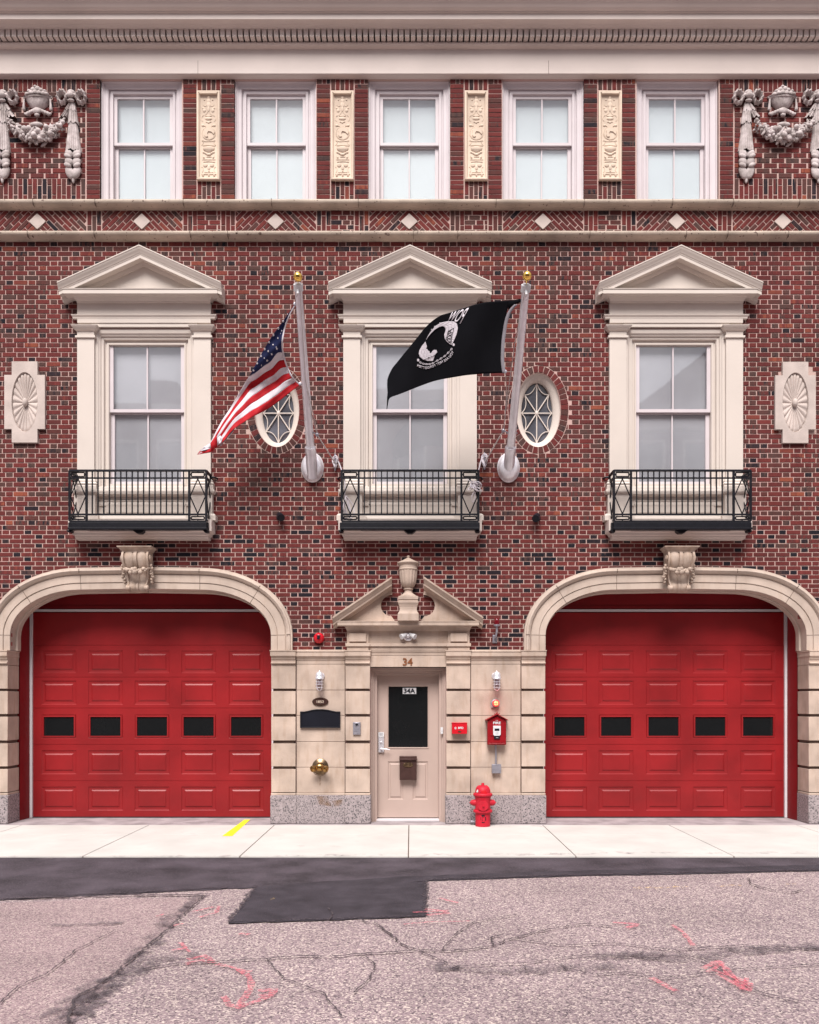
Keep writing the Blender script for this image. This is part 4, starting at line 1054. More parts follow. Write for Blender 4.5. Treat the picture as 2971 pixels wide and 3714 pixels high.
# --- carved tablets
def tablet(xc):
    m=MB(); z0,z1=fz(651,-.05),fz(328,-.05); w_=.166
    m.frame(xc-w_,xc+w_,z0,z1,[(0,0),(0,-.05),(.004,-.054),(.022,-.054),(.03,-.045),(.042,-.028),(.044,-.022),(.048,-.02)],True)
    zz=lambda v: fz(v,-.03); k=1/5.39
    def V(y): return zz(300+y*k)
    def X(x): return xc+(x-583)*k/250*.99
    y=-.022
    def T(pts,r=.006): m.tube([(X(a),y+.001,V(b)) for a,b in pts],r*.8,6)
    def arc(cx,cy,rx,ry,a0,a1,r=.006,n=14): T([(cx+rx*math.cos(R(a0+(a1-a0)*i/n)),cy+ry*math.sin(R(a0+(a1-a0)*i/n))) for i in range(n+1)],r)
    def E(cx,cy,rx,ry,d=.014): m.ell((X(cx),y,V(cy)),rx*k/250,d*.6,ry*k/250,12,8)
    E(583,280,28,28,.018); E(583,340,34,50,.012); E(583,420,40,60,.012); E(583,500,24,60,.012); E(583,640,70,18,.014); E(583,690,72,34,.018)
    for s in(-1,1):
        arc(583+s*70,380,42,70,0 if s<0 else 180,150 if s<0 else 30); E(583+s*80,325,16,14,.014); E(583+s*100,490,30,14,.012); E(583+s*85,530,32,38,.014); arc(583+s*90,690,50,60,270,270+s*150,.007)
        T([(583+s*20,560),(583+s*40,600),(583+s*75,630)],.006); E(583+s*40,755,16,14,.012); E(583+s*110,825,32,22,.014); E(583+s*70,835,16,12,.012)
        T([(583+s*130,1120),(583+s*100,1150),(583+s*115,1190),(583+s*140,1215)],.007); E(583+s*110,1125,16,12,.014); E(583+s*95,1350,26,22,.016); E(583+s*95,1450,20,18,.014)
        T([(583+s*110,1420),(583+s*80,1470),(583+s*120,1500)],.006); E(583+s*65,1600,46,44,.016); arc(583+s*130,1690,24,50,90,90+s*200,.006); E(583+s*110,1805,22,18,.018)
        E(583+s*30,1385,26,22,.018); E(583+s*60,1370,22,20,.018)
    E(583,770,22,16,.012); E(583,755,40,20,.010)
    arc(588,978,132,125,0,360,.008,36)
    m.lathe([(0,.004),(118*k/250,.004),(122*k/250,0)],(X(588),y,V(978)),'-y',28)
    # helmeted head in profile on the medallion
    m.prism([(X(a),V(b)) for a,b in((505,925),(600,880),(680,900),(705,960),(690,1010),(640,960),(580,950),(560,990),(575,1050),(530,1060),(505,1020),(515,980))][::-1],y-.016,y,) 
    T([(460,1130),(530,1140),(640,1135),(705,1130)],.007); T([(470,1220),(583,1212),(715,1225)],.008)
    m.lathe([(.02,0),(.09*.9,.02),(.09,.045),(.09,.06)],(X(588),y+.004,V(1340)),'z',16,sx=1.0,sy=.25)
    E(588,1290,100,62,.02); E(588,1395,45,24,.02); T([(540,1440),(640,1440)],.008); T([(470,1495),(720,1495)],.007); T([(480,1540),(583,1530),(710,1540)],.009)
    E(588,1650,30,50,.012); E(590,1720,16,16,.012); T([(500,1745),(680,1745)],.006); T([(445,1780),(735,1780)],.010); E(588,1805,20,18,.018); m.box(xc-w_+.05,xc+w_-.05,y-.012,y+.004,V(240),V(255)) if 0 else None
    m.box(xc-w_+.04,xc+w_-.04,-.058,-.03,z1-.045,z1-.022)
    m.build('carved_tablet',tabm,B,angle=50)
for k in range(4): tablet(fx(758)+1.938*k-(.0))
# --- garland carvings
def garland(knots,bask):
    # coordinates in photo px at the wall plane
    m=MB(); rg=random.Random(3)
    Y=lambda d:-d
    def pt(u,v,d): return (fx(u,-.06),-d,fz(v,-.06))
    def E(u,v,ru,rv,d=.04,dep=.03,rot=0,seg=10): m.ell(pt(u,v,d),ru/250,dep,rv/250,seg,7,Matrix.Rotation(rot,3,'Y') if rot else None)
    for kx,dirn in knots:
        # bow loops: crinkled rings
        for s in(-1,1):
            cu,cv=kx+s*35,350
            n=40; rows=[]
            for rr,dp in((19,.01),(25,.03),(23,.075),(18,.088),(13,.06),(11,.008)):
                row=[]
                for i in range(n+1):
                    t=2*math.pi*i/n; cr_=1+.09*math.sin(t*9+s)
                    row.append(pt(cu+rr*.82*cr_*math.cos(t)+(s*4 if rr<10 else 0),cv+rr*1.1*cr_*math.sin(t),dp+.008*math.sin(t*9)))
                rows.append(row)
            m.grid(rows); E(kx+s*13,346,10,8,.06,.03,s*.3)
        E(kx,336,15,10,.06,.04); E(kx,349,13,11,.09,.035); E(kx,366,13,5,.07,.03)
        # hanging drape
        def drape(tu,tv,bu,bv,w0,w1,nf,d0,d1,n=12,M=36):
            rows=[]
            for i in range(n+1):
                f=i/n; cu=tu+(bu-tu)*f; cv=tv+(bv-tv)*f; w_=w0+(w1-w0)*f; row=[]
                for j in range(M+1):
                    s=-1+2*j/M; edge=(1-s*s)**.35 if abs(s)<1 else 0
                    dd=(d0+(d1-d0)*f)*(edge)+.014*edge*abs(math.sin(s*nf*math.pi/2))
                    row.append(pt(cu+s*w_,cv+ (3 if n>2 else 0)*math.sin(s*7)*f,dd))
                rows.append(row)
            m.grid(rows)
        dx=-dirn*2
        drape(kx+dx,368,kx+dx-dirn*1,400,9,14,4,.05,.06,5); drape(kx+dx,397,kx+dx-dirn*2,445,14,20,5,.055,.07,6); drape(kx+dx-dirn*1,440,kx+dx-dirn*3,545,16,29,7,.06,.08,12)
        # folded tail
        for (v0,v1,wa,wb) in((540,572,28,31),(566,605,24,28)):
            for s in(-1,1):
                u0=kx+dx-dirn*3+s*14; E(u0,(v0+v1)/2,15,18,.045,.04,s*.35,14); E(u0+s*3,v1-5,14,8,.07,.025,s*-.4,12)
        for s in(-1,1): E(kx+dx-dirn*3+s*12,622,15,26,.04,.035,s*.35,14)
        E(kx+dx-dirn*3,645,6,16,.03,.02)
        # swathe that joins the festoon
        d=dirn
        for (u0,v0,u1,v1,a,b) in((kx+d*6,372,kx+d*18,398,7,12),(kx+d*16,396,kx+d*32,422,10,15)):
            drape(u0,v0,u1,v1,a,b,4,.05,.06,4,24)
    # festoon of fruit between the knots
    (k0,_),(k1,_)=knots; cu=(k0+k1)/2; hw=(k1-k0)/2
    for i in range(210):
        s=rg.uniform(-.83,.83); path_v=425+ (1-abs(s)**1.9)*72*1.0
        th=(26-10*abs(s)); a=rg.uniform(0,math.pi*2); q=math.sqrt(rg.random()); ou=math.cos(a)*q*th*.5; ov=math.sin(a)*q*th
        r=rg.choice([5,6,7,8,10,12])*(1 if abs(s)<.6 else .75); dd=.03+.085*(1-q*q)**.5
        if rg.random()<.6: E(cu+s*hw+ou,path_v+ov,r*.8,r*.8,dd,r*.8/250)
        else: E(cu+s*hw+ou,path_v+ov,r*1.3,r*.5,dd,.016,rg.uniform(-1.5,1.5))
    for s in(-1,1):
        for j in range(4): m.tube([pt(cu+s*(2+j*3),470+j*2,.125),pt(cu+s*(14+j*4),492+j*3,.13),pt(cu+s*(26+j*3),512+j*2,.105)],.008,6)
    for a,b,r in((-4,500,11),(-18,514,7),(16,513,8),(12,486,11),(-38,478,11),(-22,476,10),(40,470,9),(-42,500,6),(30,500,8)): E(cu+a,b,r,r,.12,r/250)
    E(cu,455,24,9,.08,.03)
    # fruit bowl
    bu=bask; n=48
    rows=[]
    for r,v,dp in((48,372-18,.10),(54,351,.125),(53,349,.11),(46,356,.105),(38,370,.09),(27,382,.075),(15,390,.05),(10,393,.03)):
        row=[]
        for i in range(n+1):
            t=math.pi*i/n; fl=1+.035*abs(math.sin(t*9)); row.append(pt(bu+r*math.cos(t),v-(5*abs(math.cos(t))**2 if r>40 else 0),dp*math.sin(t)*fl+.005))
        rows.append(row)
    m.grid(rows[1:])
    m.tube([pt(bu-52+104*i/16,353-7*abs(-1+i/8)**2.0+3,.03+.085*math.sin(math.pi*i/16)) for i in range(17)],.010,8)
    for a,b,r in((-34,345,9),(-20,340,11),(-5,338,12),(10,340,11),(26,342,11),(36,344,8),(-12,328,10),(4,325,11),(16,330,9),(-4,318,7),(-26,334,8),(30,334,7)): E(bu+a,b,r,r*.9,.07,.035)
    for s in(-1,1):
        m.tube([pt(bu+s*47,357,.05),pt(bu+s*49,378,.05),pt(bu+s*49,392,.045)],.011,8,.022); E(bu+s*49,394,6,5,.045,.02)
        for j in range(4): E(bu+s*(10+j*9),398+j*3.2,9,6.5,.05-.006*j,.025,s*(.5+.2*j))
        E(bu+s*44,408,7,5,.03,.018,s*-.5)
    E(bu,402,16,12,.06,.03); E(bu,416,10,7,.055,.025)
    m.build('garland_carving',carved,B,angle=55)
garland(((10,1),(258,-1)),134)
garland(((2715,1),(2968,-1)),2841)
# --- windows
def sash(m,x0,x1,z0,z1,y,fr=.045,mun=.010,top=None,bot=None):
    top=top or fr; bot=bot or fr
    m.box(x0,x0+fr,y,y+.035,z0,z1); m.box(x1-fr,x1,y,y+.035,z0,z1); m.box(x0+fr,x1-fr,y+.0005,y+.0345,z1-top,z1); m.box(x0+fr,x1-fr,y+.0005,y+.0345,z0,z0+bot)
    xm=(x0+x1)/2; m.box(xm-mun,xm+mun,y+.006,y+.033,z0+bot,z1-top)
def upper_window(xc,parent):
    # origin at window centre on the wall plane
    m=MB(); z0,z1=8.97,10.80
    m.frame(-UHW,UHW,z0-.3,z1,[(0,.0),(0,.045),(.004,.04),(.018,.04),(.03,.055),(.06,.066),(.085,.068),(.098,.074),(.10,.10),(.122,.10)])
    m.frame(-UHW+.122,UHW-.122,z0-.3,z1-.122,[(0,.10),(0,.085),(.012,.083),(.035,.085),(.04,.095),(.04,.16)])
    m.box(-UHW,UHW,.03,.2,z0-.03,z0+.012)
    fr=m.build('window',white,parent,(xc,0,0),smooth=False)
    xi=UHW-.162; zt_=z1-.162; zm=fz(520,.1)
    s=MB(); sash(s,-xi,xi,zm-.02,zt_,.115,.047,.010,bot=.04); s.build('upper_sash',white,fr,smooth=False)
    s=MB(); sash(s,-xi+.002,xi-.002,z0+.01,zm+.012,.155,.05,.009,bot=.06,top=.045); s.build('lower_sash',white,fr,smooth=False)
    g=MB(); g.box(-xi+.04,xi-.04,.134,.137,zm,zt_-.03); g.build('glass_pane',glass,fr,smooth=False)
    g=MB(); g.box(-xi+.04,xi-.04,.174,.177,z0+.05,zm); g.build('glass_pane',glass,fr,smooth=False)
    g=MB(); g.box(-xi,xi,.192,.197,z0,zt_); g.build('roller_shade',shade,fr,smooth=False)
    return fr
uw=upper_window(UW[0],B)
for x in UW[1:]: dup(uw,(x,0,0),B)
def mid_window(xc,parent):
    m=MB(); z0,z1=4.88,fz(1203,-.0)
    # moulded casing
    m.frame(-.74,.74,4.60,7.155,[(0,.02),(0,-.018),(.027,-.018),(.055,-.012),(.075,.008),(.087,.01),(.091,.03),(.125,.032),(.13,.045),(.137,.07),(.165,.07),(.167,.055),(.19,.055),(.195,.07),(.195,.13)])
    m.box(-.56,.56,.03,.25,4.80,fz(1757,.06))
    fr=m.build('window',cream,parent,(xc,0,0),smooth=False)
    xi=.545; zt_=7.13-.17+.075-.035; zt_=fz(1246,.1)+.05; zm=fz(1491,.1); zb=fz(1757,.09)
    h=MB(); h.box(-.56,.56,.10,.2,zt_,7.1); h.build('window_head',cream,fr,smooth=False)
    s=MB(); sash(s,-xi,xi,zm-.022,zt_,.085,.052,.0095,bot=.045,top=.05); s.build('upper_sash',white,fr,smooth=False)
    s=MB(); sash(s,-xi+.002,xi-.002,zb-.02,zm+.015,.125,.055,.0095,bot=.07,top=.05); s.build('lower_sash',white,fr,smooth=False)
    g=MB(); g.box(-xi+.04,xi-.04,.104,.107,zm,zt_-.03); g.build('glass_pane',glass3,fr,smooth=False)
    g=MB(); g.box(-xi+.04,xi-.04,.144,.147,zb,zm); g.build('glass_pane',glass3,fr,smooth=False)
    g=MB(); g.box(-xi,xi,.162,.167,zb-.02,zt_); g.build('roller_shade',shade2,fr,smooth=False)
    return fr
mw=mid_window(MW[0],B)
for x in MW[1:]: dup(mw,(x,0,0),B)
def surround(xc,parent):
    hw=.964; m=MB(); yq=-.06
    zf=fz(1100,yq)
    # frieze and architrave
    m.box(-hw,hw,yq,.05,fz(1155,yq),zf+.03)
    m.ent(-hw,hw,[(.06,fz(1155,yq)),(.062,fz(1155,yq)),(.066,fz(1150,yq)),(.075,fz(1147,yq)),(.082,fz(1144,yq)),(.082,fz(1142,yq)),(.06,fz(1141,yq))],.05)
    m.box(-hw+.003,hw-.003,yq-.002,.05,fz(1170.5,yq),fz(1155.5,yq))
    m.box(-hw+.2,hw-.2,-.05,.05,fz(1185,-.05),fz(1171,-.05))
    sur=m.build('window_surround',cream,parent,(xc,0,0),smooth=False)
    for s in(-1,1):
        p=MB(); a,b=(-hw,-hw+.245) if s<0 else (hw-.245,hw)
        p.box(a,b,yq,.03,4.95,fz(1216,yq))
        p.box(a-.022,b+.022,-.082,.03,fz(1223,-.082),fz(1216,-.08)); p.box(a,b,yq-.002,.03,fz(1216,yq),fz(1202,yq))
        p.ent(a+.06,b-.06,[(.06,fz(1203,yq)),(.07,fz(1200,yq)),(.085,fz(1197,-.08)),(.09,fz(1194,-.09)),(.102,fz(1190,-.1)),(.105,fz(1188,-.1)),(.118,fz(1184,-.11)),(.12,fz(1182,-.11)),(.125,fz(1181,-.11)),(.128,fz(1177,-.12)),(.05,fz(1176.5,-.12))],.03)
        for i,v in enumerate(p.v): pass
        # base mouldings and plinth
        z0=fz(1738,-.07); p.ent(a+.06,b-.06,[(.11,fz(1790,-.1)),(.125,fz(1784,-.1)),(.125,fz(1776,-.1)),(.105,fz(1774,-.1)),(.105,fz(1762,-.1)),(.10,fz(1758,-.1)),(.112,fz(1754,-.1)),(.10,fz(1749,-.1)),(.088,fz(1747,-.09)),(.092,fz(1743,-.09)),(.08,fz(1739,-.08)),(.06,fz(1737,-.07))],.03)
        p.box(a-.03,b+.03,-.095,.03,4.36,fz(1790,-.095))
        p.ent(a+.06,b-.06,[(.15,4.36),(.15,4.43),(.135,4.45),(.12,4.462),(.09,4.47)],.03)
        p.build('pilaster',cream,sur,smooth=False)
    # pediment
    q=MB(); 
    q.ent(-hw,hw,[(.06,zf),(.075,zf+.004),(.082,zf+.014),(.085,zf+.02),(.10,zf+.026),(.125,fz(1063,-.24)-.008),(.135,fz(1063,-.24)),(.235,fz(1063,-.24)),(.235,fz(1050,-.235)),(.228,fz(1049,-.235)),(.242,fz(1048,-.24)),(.245,fz(1045,-.24)),(0,fz(1043,-.24))],.02,0,.1)
    # rescale ends: projection sideways smaller than forward
    zt_=fz(1022,-.28); za=fz(887,-.28); tx_=1.161
    q.sweep([(-tx_,zt_),(0,za),(tx_,zt_)],[(0,0),(0,-.285),(-.014,-.285),(-.018,-.278),(-.03,-.275),(-.05,-.262),(-.072,-.245),(-.08,-.243),(-.083,-.236),(-.10,-.232),(-.103,-.226),(-.145,-.226),(-.130,-.222),(-.130,-.10),(-.15,-.095),(-.165,-.085),(-.18,-.078),(-.183,0)],vend=True)
    sl=(za-zt_)/tx_
    zb=fz(1044,-.2); q.prism([(-tx_+.12,zb),(tx_-.12,zb),(0,za-.17)],-.066,.0)
    q.build('pediment',cream,sur,angle=25)
    # sill, apron panel and slab
    a=MB(); A_=.715
    a.ext(-A_,A_,[(-.05,fz(1800,-.04)),(.03,fz(1800,-.03)),(.04,fz(1797,-.04)),(.075,fz(1792,-.07)),(.08,fz(1784,-.08)),(.08,fz(1779,-.08)),(.06,fz(1776,-.06)),(.055,fz(1767,-.05)),(.03,fz(1765,-.03)),(-.05,fz(1764,0))])
    a.box(-A_,A_,.0,.1,4.36,fz(1800,0)); 
    a.frame(-.60,.60,fz(1868,-.01),fz(1815,-.01),[(0,-.0),(0,-.018),(.014,-.018),(.02,-.006),(.034,-.006),(.036,-.014)],True)
    a.ext(-A_,A_,[(-.05,4.36),(.10,4.36),(.10,4.40),(.08,4.44),(.03,4.455),(-.05,4.46)])
    a.build('window_apron',cream,sur,smooth=False)
    b_=MB(); z=fz(1960,-.05)
    b_.ent(-hw+.01,hw-.01,[(.04,z),(.05,z),(.055,z+.012),(.075,z+.02),(.08,z+.04),(.09,z+.045),(.105,z+.05),(.115,z+.08),(.15,z+.098),(.155,z+.10),(.155,4.35),(.0,4.362)],.02,-.09,.09)
    b_.box(-.70,.70,-.25,-.10,z+.088,4.355)
    b_.build('balcony_slab',MATS['cornice_paint'],sur,smooth=False)
    return sur
su=surround(MW[0],B)
for x in MW[1:]: dup(su,(x,0,0),B)
# --- balcony railing
def railing(xc,parent):
    yf=-.32; hw=.965; r=.011
    zt_,z2,zb,zm0,zm1=5.022,fz(1734,yf),fz(1866,yf),fz(1889,yf),fz(1922,yf)
    m=MB()
    def hb(x0,x1,z,h=.011,d=.012,y=yf): m.box(x0,x1,y-d,y+d,z-h,z+h)
    hb(-hw,hw,zt_,.013,.018); hb(-hw,hw,z2,.010,.009); hb(-hw,hw,zb,.012,.010)
    for s in(-1,1):
        m.box(s*hw-.012,s*hw+.012,yf,-.05,zt_-.013,zt_+.0125); m.box(s*hw-.009,s*hw+.009,yf,-.05,z2-.0095,z2+.0095); m.box(s*hw-.009,s*hw+.009,yf,-.05,zb-.011,zb+.011)
        m.box(s*hw-.016,s*hw+.016,-.075,-.045,zm0,zt_)
        m.tube([(s*hw,-.06,zt_-.02),(s*(hw+.05),-.05,zt_-.02),(s*(hw+.09),.01,zt_-.03)],.013,8)
    rail=m.build('balcony_railing',iron,parent,(xc,0,0),smooth=False)
    b=MB(); b.box(-hw-.008,hw+.008,yf-.022,yf+.03,zm1+.03,zm0-.028); b.box(-hw-.002,hw+.002,yf-.012,yf+.025,zm0-.028,zm0+.002); b.box(-hw-.014,hw+.014,yf-.035,yf+.05,zm1,zm1+.03); 
    for s in(-1,1):
        b.box(s*hw-.03,s*hw+.022,yf+.02,-.02,zm1+.01,zm0-.02)
        b.prism([(s*hw-.05,zm1),(s*hw-.03,zm1-.03),(s*hw+.02,zm1-.03),(s*hw+.02,zm1)],yf+.0,yf+.1)
    b.prism([(-.09,zm1),(-.03,zm1-.04),(.03,zm1-.04),(.09,zm1)],yf+.02,-.02)
    b.build('base_beam',iron,rail,bevel=.003,smooth=False)
    for x in(-hw,-.725,.725,hw):
        p=MB(); p.box(x-.0145,x+.0145,yf-.014,yf+.014,zm0,zt_); p.build('rail_post',iron,rail,smooth=False)
    for i in range(17):
        x=-.725+1.45*(i+1)/18; p=MB(); p.box(x-.008,x+.008,yf-.008,yf+.008,zb,zt_); p.build('baluster',iron,rail,smooth=False)
    def panel(T,w2):
        p=MB(); q=lambda a,z:T(a,z)
        def bar(a,b,r_=.0085): p.tube([q(*a),q(*b)],r_,4)
        for (za,zb_) in((z2+.022,zt_-.026),(zm0+.02,zb-.03)):
            c=[(-w2+.03,za),(w2-.03,za),(w2-.03,zb_),(-w2+.03,zb_)]
            for i in range(4): bar(c[i],c[(i+1)%4],.009)
            bar((0,zb_),(0,zb_+.03)); bar((0,za),(0,za-.025)); 
            zm=(za+zb_)/2; bar((-w2,zm),(-w2+.03,zm)); bar((w2,zm),(w2-.03,zm))
        t,bm_=z2-.01,zb+.01; md=(t+bm_)/2
        for a,b_ in(((0,t),(w2-.012,md)),((w2-.012,md),(0,bm_)),((0,bm_),(-w2+.012,md)),((-w2+.012,md),(0,t))): bar(a,b_)
        p.build('diamond_panel',iron,rail,smooth=False)
    for s in(-1,1):
        panel(lambda a,z,s=s:(s*.845+a,yf,z),.12)
        panel(lambda a,z,s=s:(s*hw,yf/2-.03+a,z),.125)
    return rail
ra=railing(MW[0],B)
for x in MW[1:]: dup(ra,(x,0,0),B)
# ------------------------------------------------------------------ things fixed to or standing by the wall
def bez(P_,n=20):
    # catmull-rom through points
    P_=[Vector(p) for p in P_]; out=[]; N=len(P_)
    for i in range(N-1):
        p0=P_[max(i-1,0)];p1=P_[i];p2=P_[i+1];p3=P_[min(i+2,N-1)]
        for j in range(n):
            t=j/n; out.append(.5*((2*p1)+(-p0+p2)*t+(2*p0-5*p1+4*p2-p3)*t*t+(-p0+3*p1-3*p2+p3)*t**3))
    out.append(P_[-1]); return out
# flagpoles
def flagpole(bu,bv,cu,cv,tu,tv,yt,ball,label):
    base=W(bu,bv,0); root=empty('flagpole',base,label,'flagpole','angled flagpoles on the wall')
    L=lambda p: Vector(p)-base
    m=MB(); m.lathe([(.155,0),(.165,.012),(.163,.024),(.152,.032),(.150,.045),(.142,.075),(.122,.11),(.09,.135),(.05,.15),(0,.155)],(0,0,0),'-y',40,sx=1,sy=1.32)
    m.build('wall_bracket',alu2,root,angle=50)
    yc=-.30; C_=L(W(cu,cv,yc)); T_=L(W(tu,tv,yt)); d=(T_-C_).normalized()
    m=MB(); S0=C_-d*.44; m.tube([S0,C_-d*.06],.086,20,.074); m.tube([C_-d*.075,C_+d*.0],.082,20,.080); m.tube([C_,C_+d*.02],.074,20,.064); m.build('socket',alu,root,angle=50)
    m=MB(); m.tube([C_-d*.1,T_],.060,20,.047); m.build('pole',alu,root,angle=50)
    m=MB(); m.tube([T_-d*.03,T_+d*.05],.060,18); m.tube([T_+d*.05,T_+d*.062],.054,18,.04); m.tube([T_-d*.0+Vector((0,-.03,-.02)),T_+Vector((0,-.06,-.10))],.016,8); m.build('truck',wht,root,angle=50)
    bl=L(W(ball[0],ball[1],yt-.12)); m=MB(); m.tube([T_+d*.05,bl],.006,6); m.build('spindle',gold,root)
    m=MB(); m.ell(bl,.056,.056,.056,24,14); m.build('ball_finial',gold,root)
    return C_+base,T_+base
cl,tl=flagpole(1134,1697,1126,1622,1082.4,1046,-1.50,(1080.5,1004),'silver flagpole left of the central window, carrying the striped flag')
cr_,tr_=flagpole(1844,1697,1852.7,1622,1907,1049,-1.70,(1912,1001),'silver flagpole right of the central window, carrying the black flag')
def on(c,t,f): return c+(t-c)*f
# US flag
def QA(x,y): return (700+x/2.5367,950+y/2.5367)
def usdepth(u,v):
    b=-1.40+(v-1100)/290*.62 if v<1390 else -.78
    b=b+.0004*(1070-u)
    d=(u-1000)*.5+(v-1300)*.62
    return b+.035*math.sin(d*.055)+.018*math.sin(d*.13+u*.02)+.010*math.sin(u*.12-v*.05)
def usp(p,o=0): u,v=QA(*p); return W(u,v,usdepth(u,v)+o)
c0=[(938,392),(850,515),(745,658),(655,800),(580,938),(520,1050)]
c1=[(824,832),(775,838),(715,915),(655,955),(580,1015),(520,1052)]
r0=c1+[(452,1160),(398,1252),(340,1350),(272,1450),(214,1555),(165,1650),(105,1705),(42,1768)]
r1=[(980,1135),(900,1195),(800,1275),(700,1345),(610,1395),(540,1430),(450,1487),(384,1530),(332,1585),(290,1640),(235,1690),(175,1735),(110,1760),(45,1773)]
def spl(pts,n): return [(p.x,p.y) for p in bez([(a,b,0) for a,b in pts],n)]
m=MB()
A=spl(c0,5);Bq=spl(c1,5)
rows=[]
for i in range(29):
    t=i/28; row=[]
    for k,(a,b) in enumerate(zip(A,Bq)):
        s=k/(len(A)-1); bow=math.sin(math.pi*t)*(1-s)**2; row.append(usp((a[0]+(b[0]-a[0])*t-42*bow,a[1]+(b[1]-a[1])*t+6*bow)))
    rows.append(row)
m.mat(2); m.grid(rows)
A=spl(r0,5);Bq=spl(r1,5); NS=6; sub=5
pts=[]
for i in range(NS*sub+1):
    t=i/(NS*sub); row=[]
    for k,(a,b) in enumerate(zip(A,Bq)):
        s=k/(len(A)-1); bow=math.sin(math.pi*t)*max(0,1-s*4)**1.5; wv=6*math.sin(s*16+t*2)*math.sin(math.pi*t)
        row.append(usp((a[0]+(b[0]-a[0])*t-20*bow,a[1]+(b[1]-a[1])*t+36*bow+wv)))
    pts.append(row)
for k in range(NS):
    m.mat(0 if k%2==0 else 1); m.grid(pts[k*sub:(k+1)*sub+1])
# folded back upper stripes and curled tail, behind the front face
m.mat(0)
back=[(520,1050),(452,1160),(398,1252),(340,1350),(272,1450),(214,1555),(190,1610)]
bk=spl(back,4); rows=[]
for i in range(4): rows.append([usp((a+ i*14,b+i*16),.05*i+.004) for a,b in bk])
for i in range(3): m.mat(0 if i%2==0 else 1); m.grid(rows[i:i+2])
m.mat(1)
for (q,o,mt) in (([(330,1580),(382,1525),(372,1560),(318,1622),(262,1690),(240,1700)],.03,0),([(382,1528),(330,1585),(268,1655),(262,1600),(330,1540)],.018,1),([(222,1622),(252,1596),(272,1628),(258,1668),(226,1690)],-.012,0),([(160,1668),(100,1702),(60,1742),(112,1738),(164,1714)],-.008,0),([(164,1714),(112,1738),(60,1742),(38,1772),(100,1763),(168,1752)],-.008,1),([(214,1590),(222,1622),(226,1690),(170,1752),(160,1668)],-.008,1)):
    m.mat(mt); m.add([usp(p,o) for p in q],[tuple(range(len(q)))])
# white heading along the hoist
m.mat(0); hp=spl([(940,390),(880,500),(838,620),(818,735),(824,832),(842,905),(866,975),(900,1045),(940,1095),(985,1130)],4)
m.grid([[usp((a-3,b),-.006) for a,b in hp],[usp((a+11,b-3),-.006) for a,b in hp]])
def star(c,r,rot=0,sq=1.0): 
    return [(c[0]+(r if i%2==0 else r*.4)*math.cos(-math.pi/2+rot+i*math.pi/5)*sq,c[1]+(r if i%2==0 else r*.4)*math.sin(-math.pi/2+rot+i*math.pi/5)) for i in range(10)]
for (x,y,r,sq) in((870,480,9,.6),(830,545,15,.9),(785,610,14,.9),(742,675,14,.9),(701,740,13,.8),(661,803,13,.8),(626,868,13,.8),(591,935,12,.9),(558,1000,12,1),(852,565,9,.6),(817,635,11,.6),(781,702,12,.7),(737,762,11,.8),(692,822,12,.75),(656,886,10,.6),(630,952,10,.5),(766,785,9,.7),(772,800,13,.9),(725,850,13,.8),(683,908,12,1),(806,660,7,.5)):
    s_=star((x,y),r,.15,sq)
    for o in(-.007,.007): m.add([usp(p,o) for p in s_]+[usp((x,y),o)],[(i,(i+1)%10,10) for i in range(10)])
us=m.build('striped_flag',[whc,rdc,blc],None,solid=.0022,angle=60)
tag(us,'red, white and blue starred and striped flag blowing from the left pole','flag')
# POW flag
def QB(x,y): return (1350+x/2.875,1040+y/2.875)
def pwdepth(u,v):
    f=(1905-u)/550
    return -1.62+.42*f+(v-1100)*.0010*(1-f)+.045*math.sin(f*9+(v-1100)*.006)+.02*math.sin(f*19-(v)*.012)
def pwp(p,o=0): u,v=QB(*p); return W(u,v,pwdepth(u,v)+o)
top=spl([(1440,141),(1300,150),(1180,162),(1080,183),(990,212),(900,240),(800,272),(720,296),(655,335),(600,380),(540,440),(480,516),(400,615),(330,700),(270,775),(210,850),(172,925),(157,975)],4)
bot=spl([(1370,898),(1250,903),(1150,907),(1060,915),(980,923),(900,935),(800,952),(720,966),(650,983),(590,1002),(520,1028),(450,1055),(380,1083),(320,1107),(270,1125),(225,1141),(192,1155),(172,1175)],4)
m=MB(); rows=[]
for i in range(41):
    t=i/40; row=[]
    for k,(a,b) in enumerate(zip(top,bot)):
        s=k/(len(top)-1); bow=math.sin(math.pi*t)*(1-s)**4; fl=math.sin(math.pi*t)*max(0,s-.85)/.15
        row.append(pwp((a[0]+(b[0]-a[0])*t-40*bow-6*fl,a[1]+(b[1]-a[1])*t-22*bow)))
    rows.append(row)
m.grid(rows)
tt_=[(1420,142),(1480,137),(1520,131),(1560,122),(1600,112)]; tb=[(1420,250),(1455,205),(1492,186),(1545,162),(1602,142)]
m.grid([[pwp(p) for p in tt_],[pwp(((a[0]+b[0])/2,(a[1]+b[1])/2)) for a,b in zip(tt_,tb)],[pwp(p) for p in tb]])
tail=[(157,970),(166,1010),(168,1060),(160,1110),(155,1160),(154,1210),(150,1275)]; tr2=[(200,1150),(196,1150),(192,1152),(184,1160),(174,1178),(167,1215),(156,1278)]
m.grid([[pwp(p) for p in tail],[pwp(p) for p in tr2]])
m.mat(2)
hl=spl([(1495,183),(1448,232),(1414,290),(1390,370),(1375,460),(1362,560),(1356,660),(1354,760),(1360,830),(1370,900)],3)
m.grid([[pwp((a-12,b),-.006) for a,b in hl],[pwp((a+24,b+2),-.006) for a,b in hl]])
m.mat(1)
